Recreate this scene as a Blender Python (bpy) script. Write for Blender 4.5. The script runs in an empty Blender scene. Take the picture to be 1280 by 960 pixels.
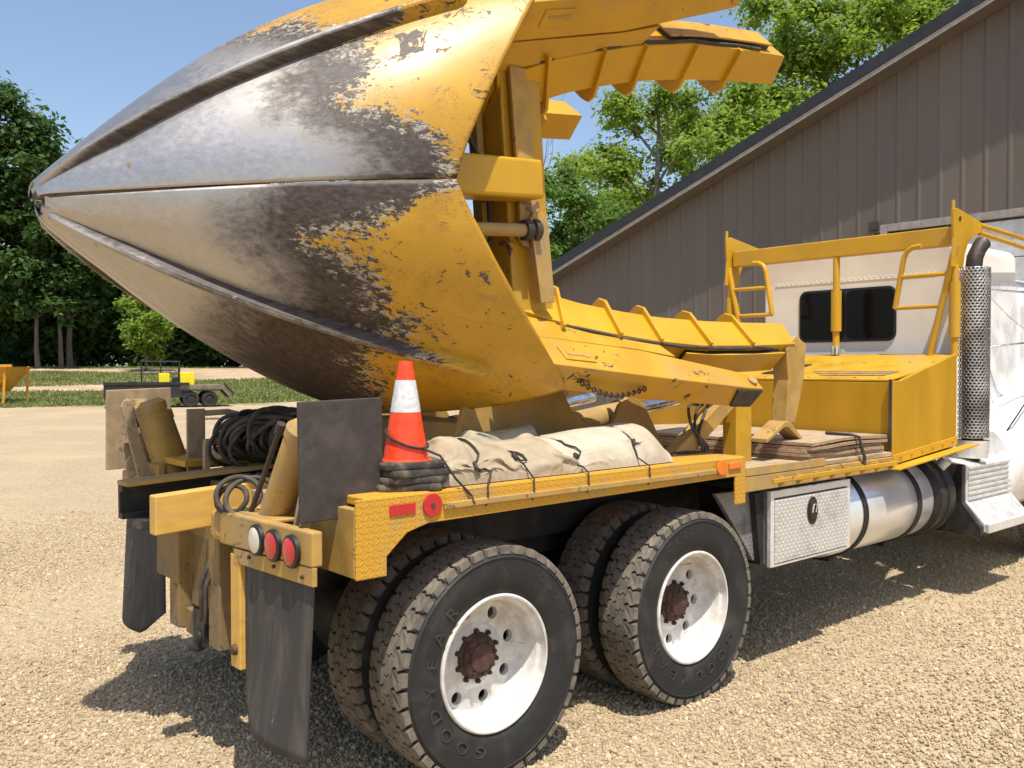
import bpy, bmesh, math, random
import numpy as np
from mathutils import Vector, Matrix, noise as mnoise

random.seed(7); np.random.seed(7)
scene = bpy.context.scene
col = scene.collection
PI = math.pi

# ------------------------------------------------------------------ camera, sky, sun
YAW, PITCH = 0.7155, -0.0185
CAM = Vector((-2.4575, -2.9118, 1.7802))
FWD = Vector((math.sin(YAW)*math.cos(PITCH), math.cos(YAW)*math.cos(PITCH), math.sin(PITCH)))
cd = bpy.data.cameras.new('camera'); cam = bpy.data.objects.new('camera', cd); col.objects.link(cam)
cam.location = CAM; cam.rotation_euler = FWD.to_track_quat('-Z', 'Y').to_euler()
cd.sensor_width = 36.0; cd.lens = 36.0*1115.0/1280.0; cd.clip_start = 0.05; cd.clip_end = 3000
scene.camera = cam

SUN_TO = Vector((0.17, 0.36, -1.0)).normalized()          # the way the light travels
world = bpy.data.worlds.new('World'); scene.world = world; world.use_nodes = True
wn = world.node_tree.nodes; wl = world.node_tree.links
sky = wn.new('ShaderNodeTexSky'); sky.sky_type = 'NISHITA'; sky.sun_disc = False
sky.sun_elevation = math.asin(-SUN_TO.z); sky.sun_rotation = math.atan2(-SUN_TO.x, -SUN_TO.y)
sky.altitude = 200; sky.air_density = 1.0; sky.dust_density = 1.8; sky.ozone_density = 0.6
wl.new(sky.outputs[0], wn['Background'].inputs[0]); wn['Background'].inputs[1].default_value = 0.15
sl = bpy.data.lights.new('sun', 'SUN'); sun = bpy.data.objects.new('sun', sl); col.objects.link(sun)
sl.energy = 4.8; sl.angle = math.radians(0.55); sl.color = (1.0, 0.945, 0.85)
sun.rotation_euler = SUN_TO.to_track_quat('-Z', 'Y').to_euler(); sun.location = (0, 0, 30)
vs = scene.view_settings
vs.view_transform = 'Standard'; vs.look = 'None'; vs.gamma = 1.0; vs.exposure = 0.34; vs.use_curve_mapping = False

# ------------------------------------------------------------------ materials
def _nt(name):
    m = bpy.data.materials.new(name); m.use_nodes = True
    nt = m.node_tree; return m, nt, nt.nodes['Principled BSDF']
def L(nt, a, b): nt.links.new(a, b)
def pos(nt, scale=(1, 1, 1), kind='Position'):
    g = nt.nodes.new('ShaderNodeNewGeometry'); mp = nt.nodes.new('ShaderNodeMapping')
    mp.inputs['Scale'].default_value = scale; L(nt, g.outputs['Position'], mp.inputs['Vector']); return mp.outputs[0]
def noise(nt, vec, scale, detail=4, rough=.55, dist=0):
    n = nt.nodes.new('ShaderNodeTexNoise'); n.inputs['Scale'].default_value = scale; n.inputs['Detail'].default_value = detail
    n.inputs['Roughness'].default_value = rough; n.inputs['Distortion'].default_value = dist
    if vec is not None: L(nt, vec, n.inputs['Vector'])
    return n.outputs['Fac']
def ramp(nt, fac, lo, hi, smooth=True):
    n = nt.nodes.new('ShaderNodeMapRange'); n.inputs['From Min'].default_value = lo; n.inputs['From Max'].default_value = hi
    n.interpolation_type = 'SMOOTHSTEP' if smooth else 'LINEAR'; n.clamp = True
    L(nt, fac, n.inputs['Value']); return n.outputs['Result']
def math_(nt, op, a, b=None, c=None):
    n = nt.nodes.new('ShaderNodeMath'); n.operation = op
    for i, v in enumerate((a, b, c)):
        if v is None: continue
        if isinstance(v, (int, float)): n.inputs[i].default_value = v
        else: L(nt, v, n.inputs[i])
    return n.outputs[0]
def mix(nt, fac, a, b):
    n = nt.nodes.new('ShaderNodeMix'); n.data_type = 'RGBA'
    if isinstance(fac, (int, float)): n.inputs['Factor'].default_value = fac
    else: L(nt, fac, n.inputs['Factor'])
    for i, v in ((6, a), (7, b)):
        if isinstance(v, tuple): n.inputs[i].default_value = (*v, 1)
        else: L(nt, v, n.inputs[i])
    return n.outputs[2]
def mixf(nt, fac, a, b):
    n = nt.nodes.new('ShaderNodeMix'); n.data_type = 'FLOAT'
    L(nt, fac, n.inputs['Factor'])
    for i, v in ((2, a), (3, b)):
        if isinstance(v, (int, float)): n.inputs[i].default_value = v
        else: L(nt, v, n.inputs[i])
    return n.outputs[0]
def bump(nt, bs, h, strength=.3, dist=.005):
    b = nt.nodes.new('ShaderNodeBump'); b.inputs['Strength'].default_value = strength; b.inputs['Distance'].default_value = dist
    L(nt, h, b.inputs['Height']); L(nt, b.outputs[0], bs.inputs['Normal']); return b

MATS = {}
def surf(name, base, dirt=None, amt=.35, nscale=5, rough=.5, metal=0, bstr=.15, bscale=90, chips=None, chip_amt=.0,
         stretch=(1, 1, 1), coat=0, var=.12, rvar=.15, spec=.5, objvar=0):
    """painted or bare surface: base colour, low-frequency dust, chips of another colour, fine relief"""
    if name in MATS: return MATS[name]
    m, nt, bs = _nt(name)
    p = pos(nt, stretch)
    c = base
    n1 = noise(nt, p, nscale*3.1, 5)
    dk = tuple(x*(1-var*1.6) for x in base); lt = tuple(min(1, x*(1+var)) for x in base)
    c = mix(nt, ramp(nt, n1, .3, .7), dk, lt)
    if dirt:
        n2 = noise(nt, p, nscale, 6, .65, .4)
        c = mix(nt, math_(nt, 'MULTIPLY', ramp(nt, n2, .62-amt*.45, .78-amt*.2), .85), c, dirt)
    r = ramp(nt, n1, .2, .8); rr = mixf(nt, r, max(.05, rough-rvar), min(1, rough+rvar))
    if chips:
        n3 = noise(nt, p, nscale*6, 8, .7, .8); n4 = noise(nt, p, nscale*.9, 2)
        k = ramp(nt, math_(nt, 'ADD', n3, math_(nt, 'MULTIPLY', n4, .5)), .98-chip_amt, 1.0-chip_amt)
        c = mix(nt, k, c, chips); rr = mixf(nt, k, rr, .8)
    L(nt, c, bs.inputs['Base Color']); L(nt, rr, bs.inputs['Roughness'])
    bs.inputs['Metallic'].default_value = metal; bs.inputs['Coat Weight'].default_value = coat
    bs.inputs['Specular IOR Level'].default_value = spec
    if bstr: bump(nt, bs, noise(nt, p, bscale, 4, .6), bstr, .004)
    if objvar:
        oi = nt.nodes.new('ShaderNodeObjectInfo'); hv = nt.nodes.new('ShaderNodeHueSaturation'); L(nt, mixf(nt, oi.outputs['Random'], 1-objvar, 1+objvar), hv.inputs['Value']); L(nt, c, hv.inputs['Color']); L(nt, hv.outputs[0], bs.inputs['Base Color'])
    MATS[name] = m; return m

YEL = (.72, .37, .022); YELD = (.46, .245, .035); BRN = (.10, .058, .035)
yellow = surf('yellow_paint', (.50, .275, .018), (.40, .25, .07), .22, 1.6, .42, chips=BRN, chip_amt=.05, bstr=.06, spec=.4, var=.08)
yellow_clean = surf('yellow_paint_clean', (.535, .295, .014), (.44, .26, .045), .18, 1.0, .38, bstr=.05, spec=.4, var=.06, chips=(.30, .17, .05), chip_amt=.02)
yellow_board = surf('yellow_board_paint', (.475, .252, .007), (.41, .235, .022), .2, .8, .42, chips=BRN, chip_amt=.03, bstr=.04, var=.07, stretch=(1.6, 1.6, .35))
yellow_dusty = surf('dusty_yellow_paint', (.43, .255, .055), (.34, .235, .105), .5, 3, .7, chips=(.16, .105, .06), chip_amt=.10, bstr=.2)
dust_tan = surf('dusty_tan_steel', (.37, .275, .165), (.27, .20, .12), .45, 5, .8, chips=(.19, .14, .09), chip_amt=.10, bstr=.25)
brown_steel = surf('dark_brown_steel', (.042, .032, .027), (.075, .06, .048), .4, 7, .62, chips=(.17, .15, .13), chip_amt=.02, bstr=.2)
black_steel = surf('black_steel', (.016, .015, .014), (.05, .043, .035), .35, 6, .55, bstr=.15)
chassis = surf('chassis_black', (.014, .013, .012), (.045, .036, .027), .4, 4, .7, bstr=.2)
rust = surf('rusty_hub', (.060, .030, .021), (.12, .06, .036), .4, 18, .85, bstr=.5, bscale=60)
rubber = surf('tyre_rubber', (.015, .0145, .014), (.045, .040, .035), .35, 5, .72, bstr=.25, bscale=120)
tread_m = surf('tread_rubber', (.115, .10, .080), (.215, .18, .135), .60, 16, .88, bstr=.4, bscale=90)
letter_m = surf('raised_rubber', (.034, .032, .030), (.07, .064, .055), .3, 9, .75, bstr=.2)
flap_m = surf('flap_rubber', (.036, .032, .030), (.085, .072, .058), .42, 2.4, .75, bstr=.35, chips=(.20, .18, .16), chip_amt=.03, stretch=(5, 5, .9), var=.05)
rim_white = surf('white_rim_paint', (.64, .61, .56), (.47, .41, .33), .26, 5, .42, bstr=.05)
white_paint = surf('white_cab_paint', (.80, .80, .79), (.62, .57, .48), .12, 1.6, .3, bstr=.02, coat=.4)
sleeper_white = surf('sleeper_white_paint', (.78, .745, .68), (.66, .60, .50), .25, 1.0, .5, bstr=.03, var=.04)
alu = surf('aluminium', (.76, .75, .73), (.60, .58, .54), .2, 5, .42, metal=.45, bstr=.05, var=.05)
tank_m = surf('tank_aluminium', (.78, .78, .78), (.70, .69, .66), .2, 1.2, .30, metal=.6, bstr=.0, var=.03, rvar=.03)
chrome = surf('chrome', (.80, .79, .77), (.5, .46, .40), .25, 6, .2, metal=1, bstr=.0)
stack_dark = surf('stack_steel', (.045, .036, .03), (.14, .09, .06), .35, 8, .55, metal=.5, bstr=.1)
shield_m = surf('heat_shield_steel', (.50, .48, .45), (.10, .075, .055), .42, 2.6, .32, metal=.9, bstr=.05)
black_glass = surf('dark_window_glass', (.006, .006, .007), None, rough=.12, bstr=0, rvar=.02, spec=.12)
black_trim = surf('black_rubber_trim', (.012, .012, .012), None, rough=.5, bstr=.05)
hose_m = surf('hose_rubber', (.045, .037, .030), (.12, .09, .06), .45, 10, .75, bstr=.2)
canvas_m = surf('canvas', (.38, .305, .205), (.29, .22, .14), .4, 4, .9, bstr=.9, bscale=20, var=.10)
canvas_pale = surf('pale_canvas', (.48, .415, .31), (.38, .305, .21), .36, 4, .88, bstr=.6, bscale=16, var=.08)
bungee_m = surf('bungee_cord', (.030, .026, .024), (.09, .07, .055), .3, 40, .8, bstr=.2)
orange_m = surf('cone_orange', (.86, .060, .012), (.5, .07, .03), .12, 12, .42, bstr=.03)
cone_white = surf('cone_reflective_white', (.60, .60, .60), (.45, .43, .40), .3, 14, .38, bstr=.05)
cone_base = surf('cone_base_rubber', (.030, .027, .025), (.16, .125, .085), .45, 12, .85, bstr=.2)
red_lens = surf('red_lens', (.50, .010, .012), (.35, .012, .014), .2, 60, .22, bstr=.35, bscale=320, coat=.5)
white_lens = surf('white_lens', (.62, .57, .46), None, rough=.25, bstr=.3, bscale=320, coat=.5)
amber_lens = surf('amber_lens', (.85, .17, .006), None, rough=.25, bstr=.3, bscale=320, coat=.5)
ply_top = surf('weathered_plywood', (.43, .315, .195), (.26, .19, .12), .42, 3, .85, bstr=.35, bscale=60, stretch=(.5, 6, 6), var=.22)
ply_edge = surf('plywood_edge', (.42, .285, .175), (.22, .14, .085), .4, 10, .9, bstr=.5, bscale=60, stretch=(1, 1, 22), var=.4)
timber_m = surf('yellow_painted_timber', (.60, .35, .070), (.52, .32, .10), .3, 3, .65, chips=(.40, .27, .15), chip_amt=.06, bstr=.15, bscale=40, stretch=(.8, 3, 3), var=.06)
siding_m = surf('brown_grey_siding', (.122, .098, .078), (.132, .106, .084), .35, 1.2, .55, bstr=.03, stretch=(1, 1, .25), var=.05, objvar=.05)
roof_m = surf('black_roof_metal', (.018, .018, .020), (.03, .03, .03), .3, 2, .5, bstr=.05)
trim_m = surf('taupe_trim', (.30, .265, .235), (.24, .21, .18), .3, 3, .5, bstr=.02)
door_white = surf('garage_door_white', (.60, .61, .62), (.48, .48, .47), .2, 2, .45, bstr=.03)
rope_m = surf('dirty_rope', (.16, .12, .08), (.09, .065, .045), .4, 20, .9, bstr=.4)
trailer_black = surf('trailer_black', (.014, .014, .015), (.05, .042, .035), .3, 3, .6, bstr=.05)
safety_yellow = surf('safety_yellow', (.85, .66, .01), None, rough=.5, bstr=.02)
hopper_m = surf('hopper_orange_yellow', (.72, .32, .02), (.42, .20, .05), .3, 1.5, .5, chips=BRN, chip_amt=.12, bstr=.05)
grille_bar = surf('trailer_wood', (.20, .155, .11), (.1, .08, .06), .4, 3, .85, bstr=.1)

def diamond(name, base, metal, rough, dirt, pitch=.024, amt=.35):
    """tread plate: raised lozenges, alternating directions"""
    m, nt, bs = _nt(name)
    g = nt.nodes.new('ShaderNodeNewGeometry'); s = nt.nodes.new('ShaderNodeSeparateXYZ'); L(nt, g.outputs['Position'], s.inputs[0])
    sn = nt.nodes.new('ShaderNodeSeparateXYZ'); L(nt, g.outputs['True Normal'], sn.inputs[0])
    top = math_(nt, 'GREATER_THAN', math_(nt, 'ABSOLUTE', sn.outputs[2]), .7)
    side = math_(nt, 'GREATER_THAN', math_(nt, 'ABSOLUTE', sn.outputs[0]), .7)
    A = mixf(nt, side, s.outputs[0], s.outputs[1]); B = mixf(nt, top, s.outputs[2], s.outputs[1])
    a = math_(nt, 'DIVIDE', A, pitch); b = math_(nt, 'DIVIDE', B, pitch)
    par = math_(nt, 'MODULO', math_(nt, 'ABSOLUTE', math_(nt, 'ADD', math_(nt, 'FLOOR', a), math_(nt, 'FLOOR', b))), 2)
    sg = math_(nt, 'SUBTRACT', math_(nt, 'MULTIPLY', par, 2), 1)
    u = math_(nt, 'SUBTRACT', math_(nt, 'FRACT', a), .5); v = math_(nt, 'MULTIPLY', math_(nt, 'SUBTRACT', math_(nt, 'FRACT', b), .5), sg)
    p_ = math_(nt, 'MULTIPLY', math_(nt, 'ADD', u, v), .707/.52); q_ = math_(nt, 'MULTIPLY', math_(nt, 'SUBTRACT', u, v), .707/.17)
    e = math_(nt, 'ADD', math_(nt, 'MULTIPLY', p_, p_), math_(nt, 'MULTIPLY', q_, q_))
    h = ramp(nt, e, 1.0, .35)
    n = noise(nt, g.outputs['Position'], 6, 5)
    c = mix(nt, ramp(nt, n, .62-amt*.4, .8-amt*.2), base, dirt)
    lift = tuple(min(1, x*1.25) for x in base)
    c = mix(nt, math_(nt, 'MULTIPLY', h, .6), c, lift)
    L(nt, c, bs.inputs['Base Color']); bs.inputs['Metallic'].default_value = metal
    L(nt, mixf(nt, h, rough+.15, rough-.08), bs.inputs['Roughness'])
    bump(nt, bs, h, .9, .004); return m
dia_yellow = diamond('yellow_tread_plate', (.54, .28, .022), 0, .5, (.38, .25, .09))
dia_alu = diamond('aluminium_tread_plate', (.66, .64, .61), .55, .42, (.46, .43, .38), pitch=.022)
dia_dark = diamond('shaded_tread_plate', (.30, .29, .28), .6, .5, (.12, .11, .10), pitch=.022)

def blade_material():
    """spade blade: polished bare steel towards the tip, dark scale band, yellow paint with chips and scratches"""
    m, nt, bs = _nt('worn_spade_blade')
    at = nt.nodes.new('ShaderNodeAttribute'); at.attribute_name = 'wear_shade'
    ab = nt.nodes.new('ShaderNodeAttribute'); ab.attribute_name = 'band'
    p = pos(nt); ps = pos(nt, (.8, 5.5, 5.5)); pl = pos(nt, (.45, 9, 9))
    big = noise(nt, p, 2.3, 5, .6, .5); fine = noise(nt, ps, 12, 9, .74, .6); lng = noise(nt, pl, 5, 8, .7, .3); fl = noise(nt, p, 60, 6, .7, .6)
    w = at.outputs['Fac']
    def dev(x, k): return math_(nt, 'MULTIPLY', math_(nt, 'SUBTRACT', x, .5), k)
    j = math_(nt, 'ADD', dev(big, .45), dev(lng, .40))
    steel = ramp(nt, math_(nt, 'ADD', w, j), .12, -.24)                       # 1 = bare polished steel, fading softly into scale
    j2 = math_(nt, 'ADD', math_(nt, 'ADD', dev(big, .75), dev(lng, .55)), math_(nt, 'ADD', dev(fine, .50), dev(fl, .16)))
    wy = math_(nt, 'SUBTRACT', math_(nt, 'ADD', w, j2), ab.outputs['Fac'])
    paint = ramp(nt, wy, -.004, .010)                                         # 1 = yellow paint, crisp ragged edge
    primer = math_(nt, 'MULTIPLY', ramp(nt, wy, -.16, -.02), ramp(nt, wy, .09, .02))                                         # pale primer flecks next to the paint edge
    prim_n = ramp(nt, noise(nt, ps, 7, 9, .75, .8), .51, .545)
    # worn patches, chips and scratches inside the paint
    wp = noise(nt, pos(nt, (1.0, 2.2, 2.2)), 2.6, 9, .70, .5)
    patch = ramp(nt, wp, .615, .632)
    ch = noise(nt, pos(nt, (1.6, 3.5, 3.5)), 5.5, 9, .72, 1.2); ch2 = noise(nt, p, 1.7, 2)
    chip = ramp(nt, math_(nt, 'ADD', ch, math_(nt, 'MULTIPLY', ch2, .35)), .805, .825)
    sc = noise(nt, pos(nt, (1.3, 8, 3.2)), 3.2, 5, .5, 2.5)
    scr = ramp(nt, math_(nt, 'ABSOLUTE', math_(nt, 'SUBTRACT', sc, .47)), .0085, .003)
    scr = math_(nt, 'MULTIPLY', scr, ramp(nt, noise(nt, p, 3.1, 2), .49, .55))
    s2 = noise(nt, pos(nt, (4, 2, 9)), 2.0, 3, .5, 1.5)
    scr2 = math_(nt, 'MULTIPLY', ramp(nt, math_(nt, 'ABSOLUTE', math_(nt, 'SUBTRACT', s2, .52)), .006, .002), ramp(nt, noise(nt, p, 2.3, 2), .53, .58))
    hole = math_(nt, 'MAXIMUM', math_(nt, 'MAXIMUM', chip, patch), math_(nt, 'MAXIMUM', scr, scr2))
    paint = math_(nt, 'MULTIPLY', paint, math_(nt, 'SUBTRACT', 1, hole))
    st_c = mix(nt, ramp(nt, lng, .3, .72), (.42, .393, .365), (.49, .462, .435))
    mud = ramp(nt, noise(nt, p, 7, 8, .72, .7), .645, .69)
    st_c = mix(nt, mud, st_c, (.25, .155, .075))
    dk_c = mix(nt, ramp(nt, noise(nt, pl, 7, 8, .7), .32, .72), (.026, .018, .014), (.088, .064, .051))
    c = mix(nt, steel, dk_c, st_c)
    c = mix(nt, math_(nt, 'MULTIPLY', math_(nt, 'MULTIPLY', primer, prim_n), .85), c, (.48, .43, .34))
    yn = noise(nt, p, 1.9, 5, .6); sm = noise(nt, ps, 3.2, 6, .7, .4)
    yc = mix(nt, ramp(nt, yn, .32, .70), (.405, .212, .012), (.525, .29, .018))
    yc = mix(nt, math_(nt, 'MULTIPLY', ramp(nt, sm, .52, .72), .55), yc, (.28, .145, .035))
    c = mix(nt, paint, c, yc)
    L(nt, c, bs.inputs['Base Color'])
    L(nt, math_(nt, 'MULTIPLY', math_(nt, 'MULTIPLY', steel, math_(nt, 'SUBTRACT', 1, paint)), math_(nt, 'SUBTRACT', .92, math_(nt, 'MULTIPLY', mud, .8))), bs.inputs['Metallic'])
    rs = mixf(nt, steel, .60, mixf(nt, ramp(nt, lng, .3, .7), .37, .44))
    L(nt, mixf(nt, paint, rs, .38), bs.inputs['Roughness'])
    bump(nt, bs, math_(nt, 'ADD', math_(nt, 'MULTIPLY', paint, .5), math_(nt, 'MULTIPLY', fine, .05)), .3, .002)
    return m
blade_m = blade_material()

def leaf_material(name, c1, c2, trans=.35):
    m, nt, bs = _nt(name)
    p = pos(nt); n = noise(nt, p, .55, 3); n2 = noise(nt, p, 4.0, 2)
    c = mix(nt, ramp(nt, math_(nt, 'ADD', math_(nt, 'MULTIPLY', n, .6), math_(nt, 'MULTIPLY', n2, .4)), .36, .64), c1, c2)
    L(nt, c, bs.inputs['Base Color']); bs.inputs['Roughness'].default_value = .55; bs.inputs['Specular IOR Level'].default_value = .3
    t = nt.nodes.new('ShaderNodeBsdfTranslucent')
    tc = mix(nt, .5, c, tuple(min(1, x*1.5) for x in (c2[0]*1.15, c2[1]*1.1, c2[2]*.6))); L(nt, tc, t.inputs['Color'])
    ms = nt.nodes.new('ShaderNodeMixShader'); ms.inputs[0].default_value = trans
    L(nt, bs.outputs[0], ms.inputs[1]); L(nt, t.outputs[0], ms.inputs[2]); L(nt, ms.outputs[0], nt.nodes['Material Output'].inputs['Surface'])
    return m
leaf_dark = leaf_material('dark_leaf', (.028, .066, .014), (.068, .130, .026), .32)
leaf_mid = leaf_material('mid_leaf', (.055, .112, .020), (.115, .205, .036), .42)
leaf_light = leaf_material('light_leaf', (.125, .205, .028), (.25, .35, .060), .52)
bark = surf('bark', (.115, .092, .072), (.18, .15, .12), .4, 3, .9, bstr=.6, bscale=14, stretch=(3, 3, .6), var=.3)
tail_dirt_shade = surf('dirty_shaded_tail_steel', (.25, .155, .05), (.17, .12, .065), .5, 4, .75, chips=(.09, .065, .045), chip_amt=.10, bstr=.2)  # dirt-brown, with the shadow at the tail also darkened into the colour
bark_grey = surf('grey_bark', (.19, .165, .14), (.28, .25, .22), .4, 2, .9, bstr=.5, bscale=10, stretch=(3, 3, .5), var=.25)
grass_m = leaf_material('grass_blade', (.12, .155, .04), (.22, .24, .08), .3)
# ------------------------------------------------------------------ mesh helpers
V = Vector
class MB:
    """collects shapes in world coordinates; build() links them as ONE mesh object"""
    def __init__(s): s.v = []; s.f = []
    def add(s, vs, fs):
        o = len(s.v); s.v += [tuple(p) for p in vs]; s.f += [tuple(i+o for i in f) for f in fs]; return s
    def hexa(s, a):   # a: 8 corners, bottom ring 0-3, top ring 4-7
        return s.add(a, [(3, 2, 1, 0), (4, 5, 6, 7), (0, 1, 5, 4), (1, 2, 6, 5), (2, 3, 7, 6), (3, 0, 4, 7)])
    def box(s, x0, x1, y0, y1, z0, z1):
        return s.hexa([(x0, y0, z0), (x1, y0, z0), (x1, y1, z0), (x0, y1, z0), (x0, y0, z1), (x1, y0, z1), (x1, y1, z1), (x0, y1, z1)])
    def beam(s, p0, p1, w, h, up=(0, 0, 1), w1=None, h1=None):
        p0, p1 = V(p0), V(p1); d = (p1-p0).normalized(); sd = d.cross(V(up)).normalized(); u = sd.cross(d)
        w1 = w if w1 is None else w1; h1 = h if h1 is None else h1
        r = []
        for p, ww, hh in ((p0, w, h), (p1, w1, h1)):
            r += [p-sd*ww/2-u*hh/2, p+sd*ww/2-u*hh/2, p+sd*ww/2+u*hh/2, p-sd*ww/2+u*hh/2]
        return s.hexa(r)
    def prism(s, poly, vec):
        n = len(poly); vec = V(vec); a = [V(p) for p in poly]; b = [p+vec for p in a]
        return s.add(a+b, [tuple(range(n-1, -1, -1)), tuple(range(n, 2*n))]+[(i, (i+1) % n, n+(i+1) % n, n+i) for i in range(n)])
    def loft(s, rings, caps=True, closed=True):
        n = len(rings[0]); vs = [p for r in rings for p in r]; fs = []
        for k in range(len(rings)-1):
            for i in range(n if closed else n-1):
                j = (i+1) % n; fs.append((k*n+i, k*n+j, (k+1)*n+j, (k+1)*n+i))
        if caps: fs += [tuple(range(n-1, -1, -1)), tuple(range((len(rings)-1)*n, len(rings)*n))]
        return s.add(vs, fs)
    def tube(s, pts, r, seg=10, closed=False):
        pts = [V(p) for p in pts]; n = len(pts); rr = r if isinstance(r, (list, tuple)) else [r]*n
        rings = []; ref = None
        for i, p in enumerate(pts):
            if closed: d = pts[(i+1) % n]-pts[i-1]
            else: d = pts[min(i+1, n-1)]-pts[max(i-1, 0)]
            d.normalize()
            if ref is None: ref = d.orthogonal().normalized()
            ref = (ref-d*ref.dot(d)).normalized(); b = d.cross(ref)
            rings.append([p+(ref*math.cos(t)+b*math.sin(t))*rr[i] for t in (2*PI*k/seg for k in range(seg))])
        if closed: rings.append(rings[0])
        return s.loft(rings, caps=not closed)
    def lathe(s, prof, o, axis, seg=32, caps=False, arc=2*PI):
        """prof: (radius, distance along axis)"""
        o = V(o); a = V(axis).normalized(); e1 = a.orthogonal().normalized(); e2 = a.cross(e1)
        rings = []
        full = abs(arc-2*PI) < 1e-6
        for k in range(seg+(0 if full else 1)):
            t = arc*k/seg; d = e1*math.cos(t)+e2*math.sin(t)
            rings.append([o+a*h+d*max(r, 1e-4) for r, h in prof])
        if full: rings.append(rings[0])
        return s.loft(rings, caps=False, closed=caps)
    def cyl(s, p0, p1, r, seg=16, r1=None):
        return s.tube([p0, p1], [r, r if r1 is None else r1], seg)
    def build(s, name, mat, parent=None, loc=None, bevel=0, seg=2, smooth=0, recalc=True, attrs=None):
        a = np.array(s.v)
        if loc is None: loc = ((a[:, 0].min()+a[:, 0].max())/2, (a[:, 1].min()+a[:, 1].max())/2, a[:, 2].min())
        loc = V(loc); me = bpy.data.meshes.new(name)
        me.from_pydata([tuple(V(p)-loc) for p in s.v], [], s.f)
        if recalc:
            bm = bmesh.new(); bm.from_mesh(me)
            bmesh.ops.remove_doubles(bm, verts=bm.verts, dist=1e-5) if not attrs else None
            bmesh.ops.recalc_face_normals(bm, faces=bm.faces); bm.to_mesh(me); bm.free()
        if smooth:
            me.shade_smooth(); me.set_sharp_from_angle(angle=math.radians(smooth))
        if attrs:
            for k, vals in attrs.items():
                at = me.attributes.new(k, 'FLOAT', 'POINT'); at.data.foreach_set('value', vals)
        mats = mat if isinstance(mat, (list, tuple)) else [mat]
        for mm in mats: me.materials.append(mm)
        return link(name, me, parent, loc, bevel, seg)
WLOC = {}
def link(name, me, parent=None, loc=(0, 0, 0), bevel=0, seg=2):
    o = bpy.data.objects.new(name, me); col.objects.link(o); loc = V(loc)
    o.parent = parent; o.location = loc-WLOC[parent.name] if parent else loc
    WLOC[o.name] = loc
    if bevel:
        b = o.modifiers.new('bevel', 'BEVEL'); b.width = bevel; b.segments = seg; b.limit_method = 'ANGLE'; b.angle_limit = math.radians(35)
    return o
def tag(o, label, cat, group=None, kind=None):
    if label: o['label'] = label
    if cat: o['category'] = cat
    if group: o['group'] = group
    if kind: o['kind'] = kind
    return o
def thing(name, loc, label, cat, group=None):
    return tag(link(name, None, None, loc), label, cat, group)
def kids(o): return [c for c in bpy.data.objects if c.parent == o]
def copy_tree(o, loc, parent=None, children=None):
    """copy a thing (or part) with its parts; loc is its world place"""
    c = o.copy(); col.objects.link(c); c.parent = parent; loc = V(loc)
    c.location = loc-WLOC[parent.name] if parent else loc; WLOC[c.name] = loc
    for ch in (children if children is not None else kids(o)):
        copy_tree(ch, loc+(WLOC[ch.name]-WLOC[o.name]), c)
    return c
def arcpts(c, r, a0, a1, n, e1, e2):
    c, e1, e2 = V(c), V(e1), V(e2)
    return [c+e1*r*math.cos(a0+(a1-a0)*i/n)+e2*r*math.sin(a0+(a1-a0)*i/n) for i in range(n+1)]
RIGHT = V((math.cos(YAW), -math.sin(YAW), 0)); FLAT = V((math.sin(YAW), math.cos(YAW), 0))
def place(px, depth):
    p = CAM+FLAT*depth+RIGHT*depth*(px-640)/1115.0; return V((p.x, p.y, height(p.x, p.y)))
def field(x, y): return .334*x+.9426*y+3.57          # metres out over the field
def height(x, y):
    t = min(1, max(0, (field(x, y)-45)/38)); return 1.75*(t*t*(3-2*t)*.5+t*.5)

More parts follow.
